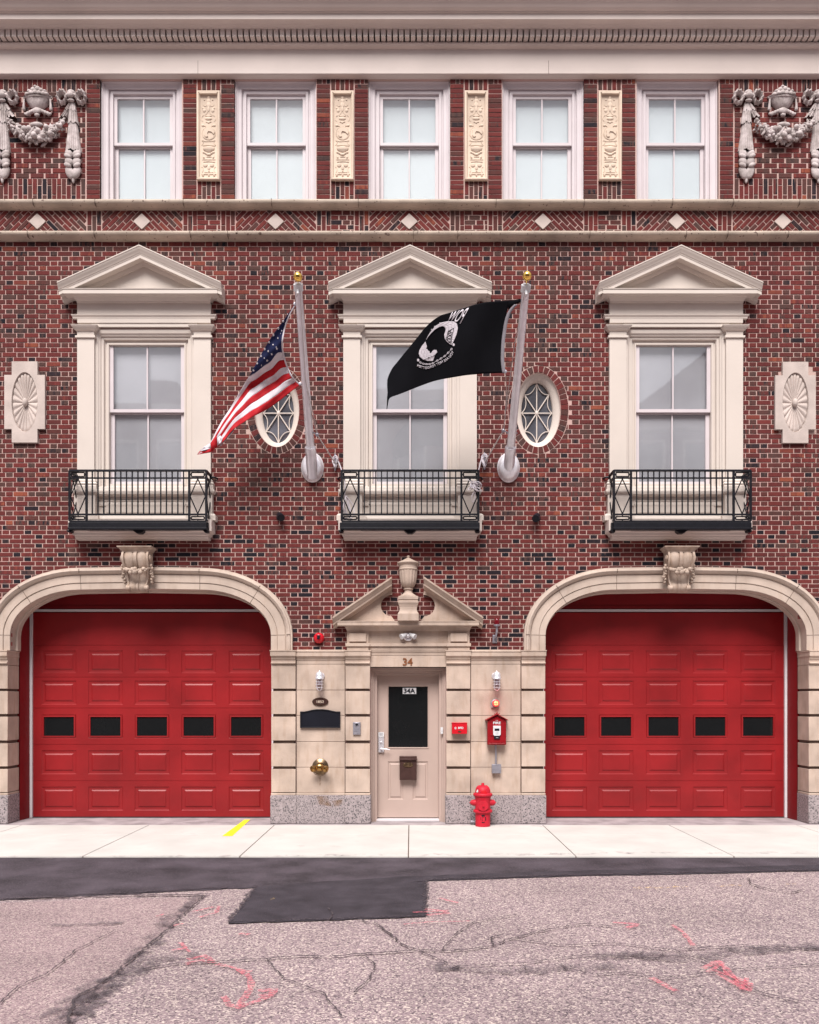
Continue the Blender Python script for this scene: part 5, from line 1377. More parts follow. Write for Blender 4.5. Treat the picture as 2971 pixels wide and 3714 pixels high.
def poly(pts,o=-.009,mt=1,both=True):
    tr=tessellate_polygon([[Vector((a,b,0)) for a,b in pts]])
    # refine so it follows the cloth
    tris=[[pts[i] for i in t] for t in tr]
    for _ in range(2):
        n=[]
        for a,b,c in tris:
            ab=((a[0]+b[0])/2,(a[1]+b[1])/2);bc=((c[0]+b[0])/2,(c[1]+b[1])/2);ca_=((a[0]+c[0])/2,(a[1]+c[1])/2)
            n+=[[a,ab,ca_],[ab,b,bc],[ca_,bc,c],[ab,bc,ca_]]
        tris=n
    m.mat(mt)
    for t in tris:
        m.add([pwp(p,o) for p in t],[(0,1,2)])
A_=[(560,560),(575,525),(597,487),(622,452),(660,408),(718,374),(790,359),(850,362),(884,385),(894,430),(882,490),(858,550),(828,608),(800,592),(776,568),(756,535),(751,500),(762,468),(768,440),(755,420),(735,410),(700,418),(650,450),(612,487),(582,523)]
poly(A_)
B_=[(556,572),(520,615),(493,662),(486,700),(500,732),(535,760),(580,773),(634,773),(648,735),(655,710),(678,682),(672,660),(645,657),(630,670),(613,695),(601,688),(600,672),(580,664),(577,650),(562,648),(572,622),(563,597)]
poly(B_)
def stroke(a,b,wd,mt=0,o=-.012):
    d=Vector((b[0]-a[0],b[1]-a[1])).normalized(); n=(-d.y*wd/2,d.x*wd/2)
    m.mat(mt); m.add([pwp(p,o) for p in((a[0]+n[0],a[1]+n[1]),(a[0]-n[0],a[1]-n[1]),(b[0]-n[0],b[1]-n[1]),(b[0]+n[0],b[1]+n[1]))],[(0,1,2,3)])
for a,b in(((795,462),(852,432)),((852,432),(842,478)),((842,478),(788,486)),((788,486),(795,462)),((820,448),(816,482)),((790,486),(770,548)),((838,478),(822,606)),((788,492),(832,520)),((836,492),(778,528)),((780,530),(828,556)),((830,528),(772,552)),((778,552),(824,590)),((826,562),(790,590))): stroke(a,b,5)
stroke((540,762),(660,712),4); stroke((585,730),(592,748),3); stroke((798,470),(812,460),8)
chain=[(480,765),(503,790),(535,803),(567,807),(600,806),(632,797),(680,770),(718,748),(757,722),(793,688),(827,650),(850,604)]
for i,(x,y) in enumerate(chain):
    x1,y1=chain[min(i+1,len(chain)-1)]; x0_,y0_=chain[max(i-1,0)]; a=math.atan2(y1-y0_,x1-x0_)
    if i in(0,len(chain)-1): poly([(x+12*math.cos(t)*1.0,y+15*math.sin(t)) for t in [k*math.pi/5 for k in range(10)]]); continue
    m.mat(1); n=14
    e=lambda rx,ry,t:(x+rx*math.cos(t)*math.cos(a)-ry*math.sin(t)*math.sin(a),y+rx*math.cos(t)*math.sin(a)+ry*math.sin(t)*math.cos(a))
    for k in range(n):
        t0,t1=2*math.pi*k/n,2*math.pi*(k+1)/n; m.add([pwp(e(13,9,t0),-.009),pwp(e(13,9,t1),-.009),pwp(e(8,4,t1),-.009),pwp(e(8,4,t0),-.009)],[(0,1,2,3)])
    if i<len(chain)-2: stroke((x+9*math.cos(a),y+9*math.sin(a)),(x1-9*math.cos(a),y1-9*math.sin(a)),3,1,-.009)
def flagtext(txt,mapf,off=.0):
    vs,fs=text2d(txt,off); xs=[v[0] for v in vs]; ys=[v[1] for v in vs]; a,b,c,d=min(xs),max(xs),min(ys),max(ys)
    m.mat(1); m.add([pwp(mapf((x-a)/(b-a),(y-c)/(d-c)),-.009) for x,y in vs],fs)
q=dict(bl=(918,388),tl=(1012,216),br=(776,350),tr=(835,262))
def mp_(s,t):
    return tuple((1-s)*((1-t)*q['bl'][k]+t*q['tl'][k])+s*((1-t)*q['br'][k]+t*q['tr'][k]) for k in(0,1))
flagtext('POW',mp_,.012)
arcp=spl([(848,676),(815,728),(770,768),(725,790),(675,815),(630,834),(570,850),(520,846),(470,822)],8)
cum=[0]
for a,b in zip(arcp[:-1],arcp[1:]): cum.append(cum[-1]+math.dist(a,b))
def mp2(s,t):
    g=s*cum[-1]; k=0
    while k<len(cum)-2 and cum[k+1]<g: k+=1
    f=(g-cum[k])/(cum[k+1]-cum[k]); a,b=arcp[k],arcp[k+1]; x=a[0]+(b[0]-a[0])*f; y=a[1]+(b[1]-a[1])*f
    dx,dy=b[0]-a[0],b[1]-a[1]; L_=math.hypot(dx,dy); nx,ny=(dy/L_,-dx/L_)
    if ny>0: nx,ny=-nx,-ny
    return (x+nx*26*(t-.3)+0, y+ny*26*(t-.3))
flagtext('YOU ARE NOT FORGOTTEN',mp2,.008)
for a,b in(((690,392),(684,405)),((708,372),(704,388)),((652,408),(648,425)),((622,440),(617,450))): stroke(a,b,7,1,-.009)
pw=m.build('black_flag',[pwc,whc,hdr],None,solid=.002,angle=60)
tag(pw,'black flag with white profile emblem and mirrored lettering, blowing from the right pole','flag')
# halyards
def halyard(pts,label,cleat,tag_):
    m=MB(); m.tube(bez(pts,6),.0055,6)
    o=m.build('halyard',rope,None); tag(o,label,'rope','halyards of the two flags')
    return o
def hal(cl,tl,cu,cv,flagtop,flagbot,sd,label):
    m=MB(); t0=tl+Vector((0,-.05,-.06)); 
    fb=flagbot; pul=W(*( (1150,1576) if sd<0 else (1826,1562)),-.42)
    cp=W(cu,cv,-.06)
    if sd>0:
        m.tube([t0,flagtop],.005,6); m.tube([t0+Vector((-.02,0,0)),W(1868,1240,-1.15),W(1846,1400,-.75),pul],.005,6); m.tube([fb,W(1838,1420,-.72),pul+Vector((.01,0,0))],.005,6)
    else:
        m.tube([t0,flagtop],.005,6); m.tube([fb,W(1114,1420,-.8),W(1130,1500,-.60),pul],.005,6); m.tube([t0+Vector((.03,0,0)),W(1108,1380,-.92),W(1136,1500,-.62),pul+Vector((.01,0,0))],.005,6)
    m.tube([pul,cp],.009,6)
    # snap hooks
    m.mat(1)
    for p in(flagtop,fb): m.lathe([(.012,-.006),(.022,-.004),(.022,.004),(.012,.006)],p,'-y',12)
    m.ell(pul,.026,.02,.03,12,8); q=on(cl,tl,.10)
    m.tube([q+Vector((-.075,0,0)),q+Vector((0,-.07,.01)),q+Vector((.075,0,.0)),q+Vector((0,.07,0))],.006,6,closed=True); m.tube([pul,q+Vector((.06*(-sd),-.02,0))],.008,6)
    o=m.build('halyard',[rope,galv]); tag(o,label,'rope','halyards of the two flags'); return o
hal(cl,tl,1218,1684,usp((940,386)),usp((985,1122)),-1,'thin cord from the left flagpole down to the cleat left of the central balcony')
m_top=pwp((1602,126)); m_bot=pwp((1388,884))
hal(cr_,tr_,1757,1680,m_top,m_bot,1,'thin cord from the right flagpole down to the cleat right of the central balcony')
def cleat(u,v,sd,label):
    p=W(u,v,-.01); root=empty('rope_cleat',p,label,'cleat','rope cleats beside the central balcony')
    m=MB(); m.tube([(0,-.045,-.12),(0,-.06,-.07),(0,-.05,0),(0,-.06,.07),(0,-.045,.12)],.012,8); m.tube([(0,0,.02),(0,-.05,.02)],.012,8); m.tube([(0,0,-.02),(0,-.05,-.02)],.012,8); m.build('cleat_horn',galv,root)
    m=MB(); rg=random.Random(int(u))
    for i in range(9):
        w_=.018+.004*i%3*.01+rg.uniform(0,.02); h_=rg.uniform(.06,.105); ph=rg.uniform(-.4,.4)
        m.tube([(w_*math.cos(t)+.012*math.sin(2*t+ph),-.05-.02*math.sin(t*2)-.002*i,h_*math.sin(t)) for t in[k*math.pi/9 for k in range(18)]],.0065,6,closed=True)
    e=W(1243 if sd<0 else 1733,1712,-.1)-p
    m.tube(bez([(0.01*-sd,-.05,.06),(.05*-sd,-.06,.0),(e.x*.8,-.08,e.z*.7),(e.x,-.10,e.z)],6),.009,6)
    m.build('rope_coil',whc,root)
cleat(1217,1680,-1,'cleat wound with white rope on the brick left of the central balcony')
cleat(1756,1676,1,'cleat wound with white rope on the brick right of the central balcony')
def hank(pts_list,label,u,v):
    m=MB()
    for pts,r in pts_list: m.tube(bez([W(*p) for p in pts],6),r,6)
    o=m.build('rope_bundle',whc); tag(o,label,'rope','rope bundles on the central balcony')
rg=random.Random(4)
hank([([(1248,1722,-.3),(1252,1770,-.3),(1250,1830,-.25),(1262,1872,-.22)],.007),([(1256,1798,-.27),(1246,1835,-.3),(1252,1866,-.25),(1272,1860,-.22),(1262,1815,-.24),(1255,1798,-.27)],.008),([(1257,1800,-.27),(1280,1832,-.22),(1284,1868,-.22),(1268,1878,-.22),(1250,1850,-.22)],.007),([(1255,1802,-.3),(1242,1850,-.3),(1248,1880,-.3),(1270,1868,-.25),(1256,1810,-.3)],.007),([(1262,1872,-.22),(1275,1882,-.25),(1270,1888,-.2)],.007)],'loose white rope hanking down inside the left corner of the central balcony',0,0)
L_=[]
for i in range(7):
    cx,cy=1722+rg.uniform(-8,14),1768+rg.uniform(-12,10); a,b=rg.uniform(9,18),rg.uniform(6,14)
    L_.append(([(cx+a*math.cos(t+i),cy+b*math.sin(t),-.36+.03*math.sin(t*2+i)) for t in[k*math.pi/4 for k in range(9)]],.006))
L_.append(([(1722,1780,-.34),(1712,1800,-.34),(1714,1822,-.3),(1722,1810,-.32),(1724,1784,-.34)],.006)); L_.append(([(1684,1728,-.3),(1705,1745,-.34),(1735,1762,-.36)],.005))
hank(L_,'knot of white rope tied at the right corner of the central balcony',0,0)

# wall spotlights
def spot(u,v,s,label):
    p=W(u,v,0); r=empty('wall_spotlight',p,label,'spotlight','small black spotlights on the brick')
    m=MB(); m.lathe([(.045,0),(.045,.02),(.04,.03)],(0,0,0),'-y',18); m.tube([(0,-.02,0),(s*.01,-.07,.01)],.014,8); m.build('mount',black,r)
    m=MB(); d=Vector((s*.3,-.75,-.45)).normalized(); c=Vector((s*.01,-.06,.02)); m.tube([c,c+d*.10],.046,18,.052); m.tube([c+d*.10,c+d*.125],.052,18); m.build('lamp_head',black,r)
spot(1014,1877,1,'small black spotlight on the brick between left and central balconies'); spot(1949,1880,-1,'small black spotlight on the brick between central and right balconies')
# alarm bell
p=W(1158,2315,-.0); r=empty('alarm_bell',p,'round red alarm bell on the brick left of the doorway pediment','bell')
m=MB(); m.lathe([(.05,0),(.075,.01),(.078,.04),(.072,.06),(.05,.085),(.026,.095),(0,.097)],(0,0,0),'-y',32); m.build('gong',redg,r,angle=60)
m=MB(); m.lathe([(.0,.095),(.024,.095),(.022,.108),(0,.11)],(0,0,0),'-y',16); m.box(-.03,.03,-.10,-.085,.024,.036); m.build('striker_cap',black,r)
# beacon
p=W(1794.5,2318,0); r=empty('beacon_light',p,'dark red beacon lamp on a grey wall bracket right of the doorway pediment','beacon')
m=MB(); m.frame(-.034,.034,-.062,.062,[(0,0),(0,-.02),(.01,-.034)],True); m.build('backplate',galv,r,bevel=.003)
m=MB(); m.tube(bez([(0,-.03,.0),(.006,-.10,.03),(.016,-.12,.09),(.018,-.12,.17)],6),.014,10); m.lathe([(.03,0),(.046,.01),(.046,.026),(.04,.03)],(.018,-.12,.17),'z',20); m.build('bracket_arm',galv,r)
m=MB(); m.lathe([(.038,0),(.038,.06),(.033,.078),(.02,.09),(0,.093)],(.018,-.12,.20),'z',20); m.build('lens',redlens,r,angle=50)
# floodlight
p=W(1480.5,2310.5,-.035); r=empty('twin_floodlight',p,'white twin-head floodlight on the stone above the doorway','floodlight')
m=MB(); m.lathe([(.062,0),(.062,.014),(.05,.024),(0,.028)],(0,0,0),'-y',28); m.ell((0,-.035,.012),.03,.025,.03); m.build('backplate',alu,r)
for s in(-1,1):
    m=MB(); c=Vector((s*.035,-.05,.03)); d=Vector((s*.72,-.45,-.38)).normalized(); m.tube([c-d*.02,c+d*.035],.022,14,.030); m.tube([c+d*.035,c+d*.085],.032,16,.042); m.tube([(0,-.03,.01),c],.012,8); m.build('lamp_head',wht,r,angle=50)
# caged wall lamps
def lamp(u,s,label):
    y0=-.05; p=W(u,2462,y0); r=empty('caged_wall_lamp',p,label,'wall lamp','caged lamps beside the doorway')
    m=MB(); m.lathe([(.052,0),(.052,.012),(.03,.02),(.026,.05)],(s*.012,0,.04),'-y',20); c=(0,-.095,0)
    m.lathe([(.062,-.01),(.064,.0),(.060,.012),(.056,.018),(.056,.05),(.05,.075),(.035,.093),(.012,.102),(.008,.112),(0,.114)],c,'z',28); m.build('hood',alu,r,angle=50)
    g=MB(); g.lathe([(.044,.0),(.045,-.06),(.045,-.115),(.040,-.14),(.026,-.158),(0,-.165)],c,'z',24); g.build('glass_globe',glass2,r,angle=60)
    g=MB(); g.lathe([(.012,-.01),(.02,-.04),(.02,-.08),(0,-.095)],c,'z',12); g.build('bulb',strip,r)
    g=MB()
    for h in(-.045,-.085,-.128): g.tube([(c[0]+.053*math.cos(t),c[1]+.053*math.sin(t),h) for t in[k*math.pi/12 for k in range(24)]],.0042,6,closed=True)
    for k in range(4):
        t=k*math.pi/2+math.pi/4; g.tube([(c[0]+.053*math.cos(t),c[1]+.053*math.sin(t),z) for z in(.0,-.128)]+[(c[0]+.04*math.cos(t),c[1]+.04*math.sin(t),-.155),(c[0],c[1],-.176)],.0042,6)
    g.build('cage',alu,r,angle=50)
lamp(1161.5,1,'silver caged lamp on the stone panel left of the door, above the oval plaque'); lamp(1799.6,-1,'silver caged lamp on the stone panel right of the door, above the glowing strobe')
# strobe
p=W(1797.5,2551,-.05); r=empty('strobe_light',p,'small glowing orange and pink strobe above the red fire call box','strobe')
m=MB(); m.lathe([(.058,0),(.058,.02),(.045,.03)],(-.01,0,0),'-y',24); m.box(-.065,-.03,-.03,0,-.06,-.02); m.build('base',galv,r)
m=MB(); m.lathe([(.052,.028),(.053,.06),(.046,.074),(.033,.078)],(0,0,0),'-y',28); m.build('lens',pinkl,r,angle=50)
m=MB(); m.lathe([(.036,.076),(.03,.088),(.016,.095),(0,.097)],(0,0,0),'-y',24); m.build('lamp',amber,r,angle=50)
m=MB(); m.tube([(-.036,-.092,-.004),(0,-.10,0),(.05,-.08,.004)],.003,6); m.tube([(0,-.092,-.036),(0,-.10,0),(0,-.092,.036)],.003,6); m.tube([(.036*math.cos(t),-.082,.036*math.sin(t)) for t in[k*math.pi/10 for k in range(20)]],.003,6,closed=True); m.build('wire_guard',pinkl,r)
ls=bpy.data.lights.new('strobe_glow','POINT'); ls.energy=.28; ls.color=(1,.20,.18); ls.shadow_soft_size=.04
lo_=bpy.data.objects.new('strobe_glow',ls); COL.objects.link(lo_); lo_.parent=r; lo_.location=(0,-.17,0)
# oval plaque
p=W(1162,2545,-.05); r=empty('oval_plaque',p,'small dark oval plaque with 1853 in gilt figures','plaque')
m=MB(); E_=lambda a,b:ellipse(0,0,a,b,56); m.prism(E_(.117,.060),-.012,0); o=m.build('plaque_plate',mail,r,bevel=.002)
m=MB(); m.plate(E_(.114,.057),[E_(.109,.052)[::-1]],-.0145,-.011); m.plate(E_(.088,.040),[E_(.0865,.0385)[::-1]],-.0145,-.011); m.build('plaque_rim',brass,r,smooth=False)
lettering('1853',0,-.014,.0,.100,.038,tabm,r,.002,.005)
# black plaque
p=W(1162,2640,-.05); r=empty('memorial_plaque',p,'blank black arched metal plaque below the oval one','plaque')
zz=lambda v:fz(v,-.06)-p.z; xw=.289
arc_=[(xw,zz(2640)),(xw,zz(2580.5)),(xw-.06,zz(2580.5)),(xw-.12,zz(2577.5)),(xw-.18,zz(2574)),(.05,zz(2572.2)),(0,zz(2572)),(-.05,zz(2572.2)),(-xw+.18,zz(2574)),(-xw+.12,zz(2577.5)),(-xw+.06,zz(2580.5)),(-xw,zz(2580.5)),(-xw,zz(2640))]
m=MB(); m.prism(arc_,-.02,0); m.build('plaque_plate',black,r,smooth=False)
m=MB(); m.sweep(arc_,[(0,-.0),(0,-.03),(.005,-.034),(.014,-.030),(.016,-.019)],closed=True); m.build('plaque_rim',black,r,angle=50)
# intercom
p=W(1294.5,2642,-.075); r=empty('door_intercom',p,'grey metal intercom with round camera eye, left of the door','intercom')
m=MB(); m.box(-.054,.054,-.028,0,-.09,.09); m.build('housing',galv,r,bevel=.004)
m=MB(); m.lathe([(.026,0),(.028,.006),(.022,.008),(.02,.002),(0,.002)],(.0,-.028,.056),'-y',20); m.lathe([(.012,0),(.013,.004),(0,.006)],(.018,-.028,-.056),'-y',14); m.box(-.03,.03,-.0305,-.028,-.012,.02); m.box(-.035,.028,-.034,-.028,-.034,-.026); m.build('bezel',iron if 0 else MATS['galvanised_steel'],r)
m=MB(); m.lathe([(.019,0),(.0,.0045)],(.0,-.031,.056),'-y',18); m.build('camera_lens',black,r)
# fire department connection
p=W(1162,2781,-.05); r=empty('hose_connection',p,'polished brass twin hose connection on the stone left of the door','hose connection')
m=MB(); m.lathe([(.115,0),(.118,.006),(.112,.012),(.07,.016),(.06,.03),(.0,.03)],(0,0,0),'-y',40); m.build('wall_plate',dbrass,r,angle=50)
m=MB(); m.tube([(0,-.0,0),(0,-.09,-.005)],.066,24,.062); m.ell((0,-.095,-.004),.068,.04,.058,20,12); m.build('body',brass,r,angle=60)
for s in(-1,1):
    m=MB(); a=Vector((s*.02,-.07,-.005)); b_=Vector((s*.098,-.165,-.02)); d=(b_-a).normalized(); m.tube([a,b_-d*.035],.036,18,.040); m.tube([b_-d*.04,b_-d*.03],.048,20); m.build('hose_outlet',brass,r,angle=50)
    m=MB(); m.tube([b_-d*.028,b_],.046,20); m.tube([b_,b_+d*.008],.040,20,.03); m.box(b_.x-.004+d.x*.01,b_.x+.004+d.x*.01,b_.y-.018,b_.y+.0,b_.z-.022,b_.z+.022); m.build('outlet_cap',MATS['aged_brass'],r,angle=50)
m=MB(); m.tube(bez([(-.09,-.12,-.06),(-.07,-.08,-.10),(-.02,-.06,-.118),(.03,-.06,-.125),(.08,-.1,-.09),(.10,-.13,-.055)],6),.0035,6); m.build('retaining_chain',dbrass,r)
strokes_=MB(); q0=W(1161,2815,-.052); 
strokes_.add([(q0.x-.012,-.0475,q0.z),(q0.x+.012,-.0475,q0.z),(q0.x+.006,-.0475,q0.z-.20),(q0.x-.006,-.0475,q0.z-.20)],[(0,1,2,3)]); strokes_.build('water_stain',rust,B,smooth=False)
sm_=MB(); sm_.add([(fx(1150),-.0845,GZ-.03),(fx(1190),-.0845,GZ-.03),(fx(1205),-.0845,GZ-.18),(fx(1160),-.0845,GZ-.15)],[(0,1,2,3)]); sm_.add([(fx(1205),-.0845,GZ-.10),(fx(1245),-.0845,GZ-.08),(fx(1240),-.0845,GZ-.17),(fx(1215),-.0845,GZ-.18)],[(0,1,2,3)]); sm_.build('rust_stain',rust,B,smooth=False)
# BFD box
p=W(1665.5,2661,-.075); r=empty('red_key_box',p,'small bright red metal box lettered BFD, right of the door','key box')
m=MB(); m.box(-.109,.109,-.10,0,0,.158); m.build('housing',redg,r,bevel=.004)
m=MB(); m.box(-.112,.112,-.104,0,.150,.163); m.build('lid',redg,r,bevel=.003)
lettering('BFD',.018,-.102,.086,.076,.030,wht,r,.002,.03)
m=MB(); m.plate(ellipse(-.058,.083,.014,.016,28),[ellipse(-.058,.083,.0085,.0105,28)[::-1]],-.1025,-.1); m.box(-.060,-.056,-.1025,-.1,.076,.090); m.build('round_emblem',wht,r,smooth=False)
m=MB(); m.lathe([(.024,0),(.024,.004),(0,.006)],(.0,-.10,.032),'-y',20,sx=1,sy=.45); m.build('latch',dbrass,r)
# doorbell
p=W(1602.5,2650,.09); m=MB(); m.box(-.018,.018,-.014,.012,-.048,.048); o=m.build('doorbell',wht,None,p,bevel=.003); tag(o,'narrow white doorbell on the right side of the door frame','doorbell')
m=MB(); m.lathe([(.010,0),(.009,.003),(0,.004)],(0,-.014,.0),'-y',16); m.build('bell_button',alu,o)
# fire call box
p=W(1799,2700,-.05); r=empty('fire_call_box',p,'dark red gabled FIRE call box with white tag, right of the door','call box')
f2=lambda v:fz(v,-.15)-p.z; hw=.133
m=MB(); m.prism([(-hw,0),(hw,0),(hw,f2(2612)),(0,f2(2595)),(-hw,f2(2612))],-.13,0); m.build('housing',callr,r,bevel=.006)
m=MB(); a,b_=f2(2613.5),f2(2592); t=.012
for s in(-1,1):
    q=[(s*.160,a-.0),(s*.160,a+t),(0,b_+t),(0,b_)]; m.prism(q if s>0 else q[::-1],-.165,0)
m.ell((0,-.15,b_+.022),.012,.012,.014); m.box(-.03,.03,-.162,-.12,b_-.0,b_+.012); m.ell((-.03,-.15,b_+.012),.008,.01,.01); m.ell((.03,-.15,b_+.012),.008,.01,.01)
m.build('gabled_roof',callr,r,bevel=.002)
m=MB(); m.frame(-hw+.01,hw-.01,.012,f2(2615),[(0,-.13),(.0,-.134),(.008,-.136),(.012,-.134)]); m.box(-.10,.10,-.134,-.13,.03,.033); m.lathe([(.014,0),(.01,.008),(0,.01)],(-.08,-.13,.14),'-y',14); m.box(-.08,-.062,-.146,-.138,.137,.143)
m.build('door_trim',callr,r)
lettering('FIRE',0,-.1345,f2(2622.0),.108,.036,wht,r,.003,.03); lettering('FOR',0,-.1345,f2(2612.8),.034,.010,wht,r,.002,.01)
lettering('GAMEWELL',0,-.1335,f2(2604.5),.10,.012,pinkl if 0 else redg,r,.003,.01)
m=MB(); m.box(-.054,.054,-.150,-.13,f2(2666),f2(2632)); m.box(-.042,.042,-.1495,-.13,f2(2668.5),f2(2666)); pt_=m.build('pull_tag',wht,r,bevel=.004)
m=MB(); m.box(-.034,.034,-.152,-.149,f2(2650.5),f2(2642)); m.box(-.042,.042,-.145,-.13,f2(2680),f2(2669)); m.build('tag_window',black,pt_)
lettering('PUSH IN',0,-.1515,f2(2654.5),.026,.005,hdr,pt_,.001,.0); lettering('PULL DOWN',0,-.1515,f2(2658),.062,.005,hdr,pt_,.001,.0); lettering('HOOK',0,-.1515,f2(2661.5),.026,.005,hdr,pt_,.001,.0)
lettering('412',0,-.1465,f2(2675),.032,.013,wht,pt_,.002,.01)
m=MB(); m.box(-.054,.054,-.142,-.13,f2(2631),f2(2628)); m.build('tag_bar',redg,pt_)
# conduit and junction box
p=W(1799.5,2803,-.05); r=empty('junction_box',p,'grey junction box and conduit below the red call box','junction box')
zt_=fz(2700,-.08)-p.z; hb_=fz(2772,-.08)-p.z
m=MB(); m.box(-.064,.064,-.065,0,0,hb_); m.build('housing',galv,r,bevel=.004)
m=MB(); m.box(-.066,.066,-.070,-.064,-.002,hb_+.002); m.lathe([(.006,0),(0,.003)],(-.05,-.07,.06),'-y',10); m.lathe([(.006,0),(0,.003)],(.05,-.07,.06),'-y',10); m.build('cover',galv,r,bevel=.002)
m=MB(); m.tube([(-.006,-.03,hb_),(-.004,-.03,(hb_+zt_)/2),(-.012,-.035,zt_+.02)],.013,10); m.build('conduit',galv,r)
# mailbox
p=W(1480.5,2827,.25); r=empty('mailbox',p,'dark brown metal mailbox hung on the entrance door','mailbox')
dz=fz(2744,.1)-p.z
m=MB(); m.box(-.125,.125,-.10,-.002,0,dz-.02); m.build('housing',mail,r,bevel=.004)
m=MB(); m.prism([(-.128,dz-.05),(.128,dz-.05),(.128,dz),(-.128,dz)],-.115,-.002); m.box(-.130,.130,-.12,-.10,dz-.06,dz-.035); m.build('lid',mail,r,bevel=.005)
m=MB(); m.lathe([(.072,0),(.074,.006),(.066,.010),(.062,.006),(0,.012)],(.0,-.10,dz-.125),'-y',36,sy=.52); m.build('oval_emblem',dbrass,r,angle=60)
# hydrant
yh=-.30; zb_=0; hx=fx(1751.4,yh); root=empty('fire_hydrant',(hx,yh,0),'short red fire hydrant standing against the granite plinth','hydrant')
K=250*12/11.7; 
def hz(v): return (2996-v)/K
m=MB(); m.lathe([(.104,0),(.106,.008),(.104,.02),(.106,.19),(.108,hz(2950)),(.110,hz(2946)),(.132,hz(2945)),(.136,hz(2942)),(.134,hz(2939)),(.128,hz(2936)),(.108,hz(2935)),(.107,hz(2900)),(.109,hz(2897)),(.113,hz(2894)),(.114,hz(2888)),(.128,hz(2887)),(.136,hz(2884)),(.136,hz(2880)),(.132,hz(2877)),(.110,hz(2875))],(0,0,0),'z',40); m.build('barrel',hyd,root,angle=60)
m=MB(); pr=[(.110,hz(2876)),(.108,hz(2871)),(.102,hz(2863)),(.09,hz(2856)),(.072,hz(2851)),(.045,hz(2848.5)),(.024,hz(2848)),(.022,hz(2846)),(.023,hz(2843)),(.019,hz(2842)),(.018,hz(2839.5)),(0,hz(2839))]; m.lathe(pr,(0,0,0),'z',48,rib=.0); 
for k in range(8):
    a=k*math.pi/4+math.pi/8; m.tube([(rr*1.01*math.cos(a),rr*1.01*math.sin(a),h) for rr,h in pr[1:6]],.005,6)
m.build('bonnet',hyd,root,angle=60)
for s,ax in((-1,'-x'),(1,'x')):
    m=MB(); m.lathe([(.045,.09),(.045,.135),(.043,.14),(.036,.15),(.036,.165),(.030,.168),(.022,.172),(.012,.174),(.012,.185),(0,.186)],(0,0,hz(2911)),ax,20); m.build('side_nozzle',hyd,root,angle=45)
m=MB(); m.lathe([(.062,.09),(.064,.118),(.071,.12),(.073,.135),(.070,.142),(.0,.142)],(-.006,0,hz(2919)),'-y',48,rib=.025,nrib=16); m.lathe([(.013,.14),(.014,.16),(.010,.166),(0,.167)],(-.006,0,hz(2919)),'-y',8); m.build('pumper_cap',hyd,root,angle=45)
m=MB()   # raised shield on the bonnet
rw=[]
for i in range(9):
    f=i/8; z=hz(2878)+(hz(2861)-hz(2878))*f; w_=.42*math.sqrt(max(0,1-f*f)); rad=.111-.012*f*f+.001
    rw.append([( (rad+.002)*math.sin(a_)+.006,-(rad+.002)*math.cos(a_),z) for a_ in[-w_+2*w_*j/8 for j in range(9)]])
m.grid(rw); m.build('bonnet_shield',hydd,root,angle=60)
m=MB()
for (da,z,rw_,rh) in((-.86,hz(2869),.018,.012),(-.80,hz(2865),.010,.014),(-.92,hz(2868),.009,.008)):
    rr=.107; m.add([((rr+.0025+.0007*k)*math.sin(da+rw_/rr*math.cos(t)),-(rr+.0025)*math.cos(da+rw_/rr*math.cos(t)),z+rh*math.sin(t)) for k,t in enumerate([j*math.pi/6 for j in range(12)])],[tuple(range(12))])
m.build('sticker',wht,root)
m=MB()   # faded maltese style emblem on the barrel
def cyl(a,z,rad=.1065): return (rad*math.sin(a),-rad*math.cos(a),z)
ec=hz(2967)
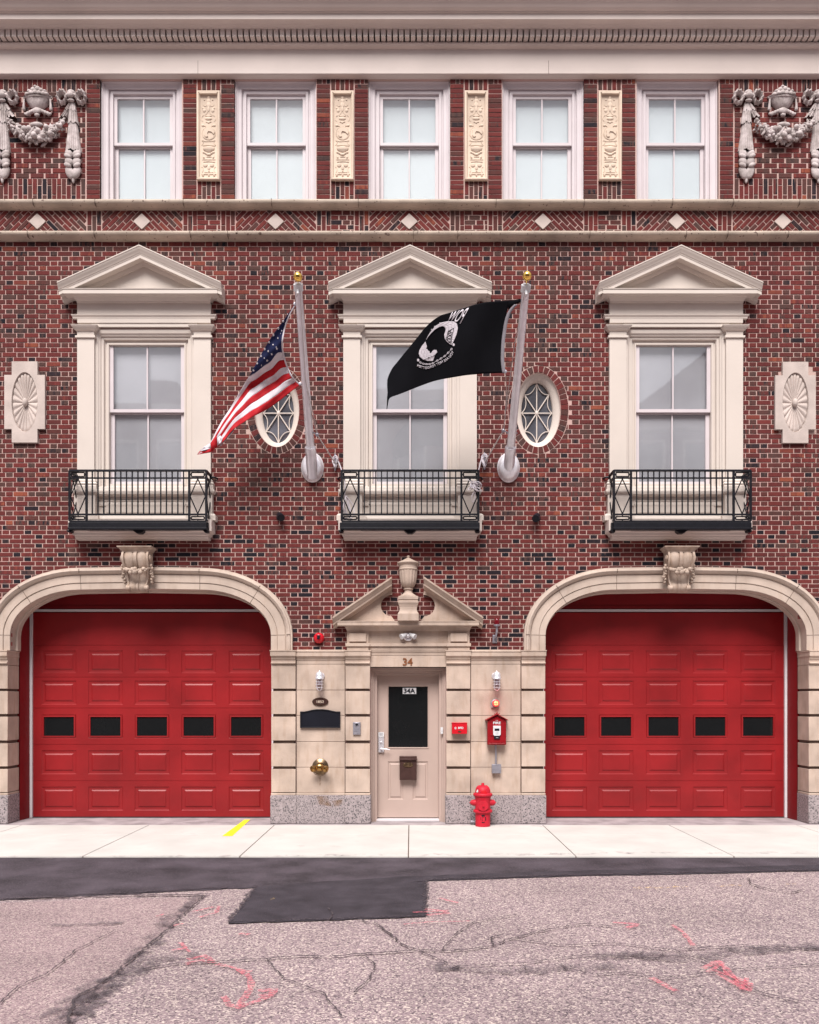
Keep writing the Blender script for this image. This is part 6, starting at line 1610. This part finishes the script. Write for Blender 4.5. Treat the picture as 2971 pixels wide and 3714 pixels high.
def seg(a0,a1,r0,r1,n=6):
    vs=[];
    for i in range(n+1):
        t=R(a0+(a1-a0)*i/n)
        for q in(r0,r1): vs.append(cyl(-.03+q*math.cos(t)/.106*.95,ec+q*math.sin(t)*1.2))
    m.add(vs,[(2*i,2*i+1,2*i+3,2*i+2) for i in range(n)])
seg(55,125,.034,.050); seg(-30,38,.030,.044); seg(235,300,.036,.046); seg(150,200,.036,.042); seg(70,260,.016,.021,10); seg(62,88,.028,.034); seg(96,120,.028,.034)
m.build('stencilled_emblem',black,root)
m=MB(); a=W(1707,2983,-.18); o=None
m.tube([(0,0,0),(.075,0,-.006)],.026,16); o=m.build('drain_pipe_stub',galv,None,(a.x,a.y,a.z+.01),angle=50); tag(o,'short grey pipe end lying behind the hydrant at the plinth','pipe')
m=MB(); m.tube([(0,0,0),(0,0,.10)],.016,10); m.box(-.03,.03,-.02,.02,-.04,.0); o2=m.build('pipe_elbow',rubber,o,(.085,.02,.0))
# the houses across the street (seen in the window glass)
ob=empty('opposite_building',(0,-24,0),'dark brick row building across the street, seen only as a reflection in the glass','building')
m=MB(); m.box(-26,-6,-6,0,0,14.4); m.box(-6,7,-6,-.4,0,15.2); m.box(7,26,-6,0,0,14.0); m.prism([(9,14.0),(17,14.0),(13,17.2)],-5,-.2); m.box(-12,-10.8,-3,-2,14,16.6); m.box(3,4,-3,-2,15,17); m.build('wall',opb,ob)
m=MB(); m.box(-26.2,-6,-.3,.35,14.1,14.7); m.box(-6.2,7.2,-.6,.15,14.9,15.4); m.box(7,26,-.3,.35,13.6,14.2); m.build('cornice',opt,ob)
wm=MB(); wm.box(-.55,.55,-.02,.03,-.9,.9); wm.cm=0
wmesh=None
for ix in range(-11,12):
    for iz in range(4):
        x=ix*2.1; z=2.6+iz*3.2; y=.0 if not -6<x<7 else -.4
        if wmesh is None:
            o=wm.build('window',dglass,ob,(x,y,z)); wmesh=o
            t=MB(); t.frame(-.66,.66,-1.0,1.05,[(0,-.01),(0,.05),(.1,.06),(.11,.0)]); t.build('window_frame',opt,o); sm0=o
        else:
            dup(sm0,(x,y,z),ob)
m=MB(); m.box(-60,60,-24,-19.5,-.12,.06); tag(m.build('far_pavement',conc2,smooth=False),kind='structure')
print('objects',len(bpy.data.objects),'script ok')
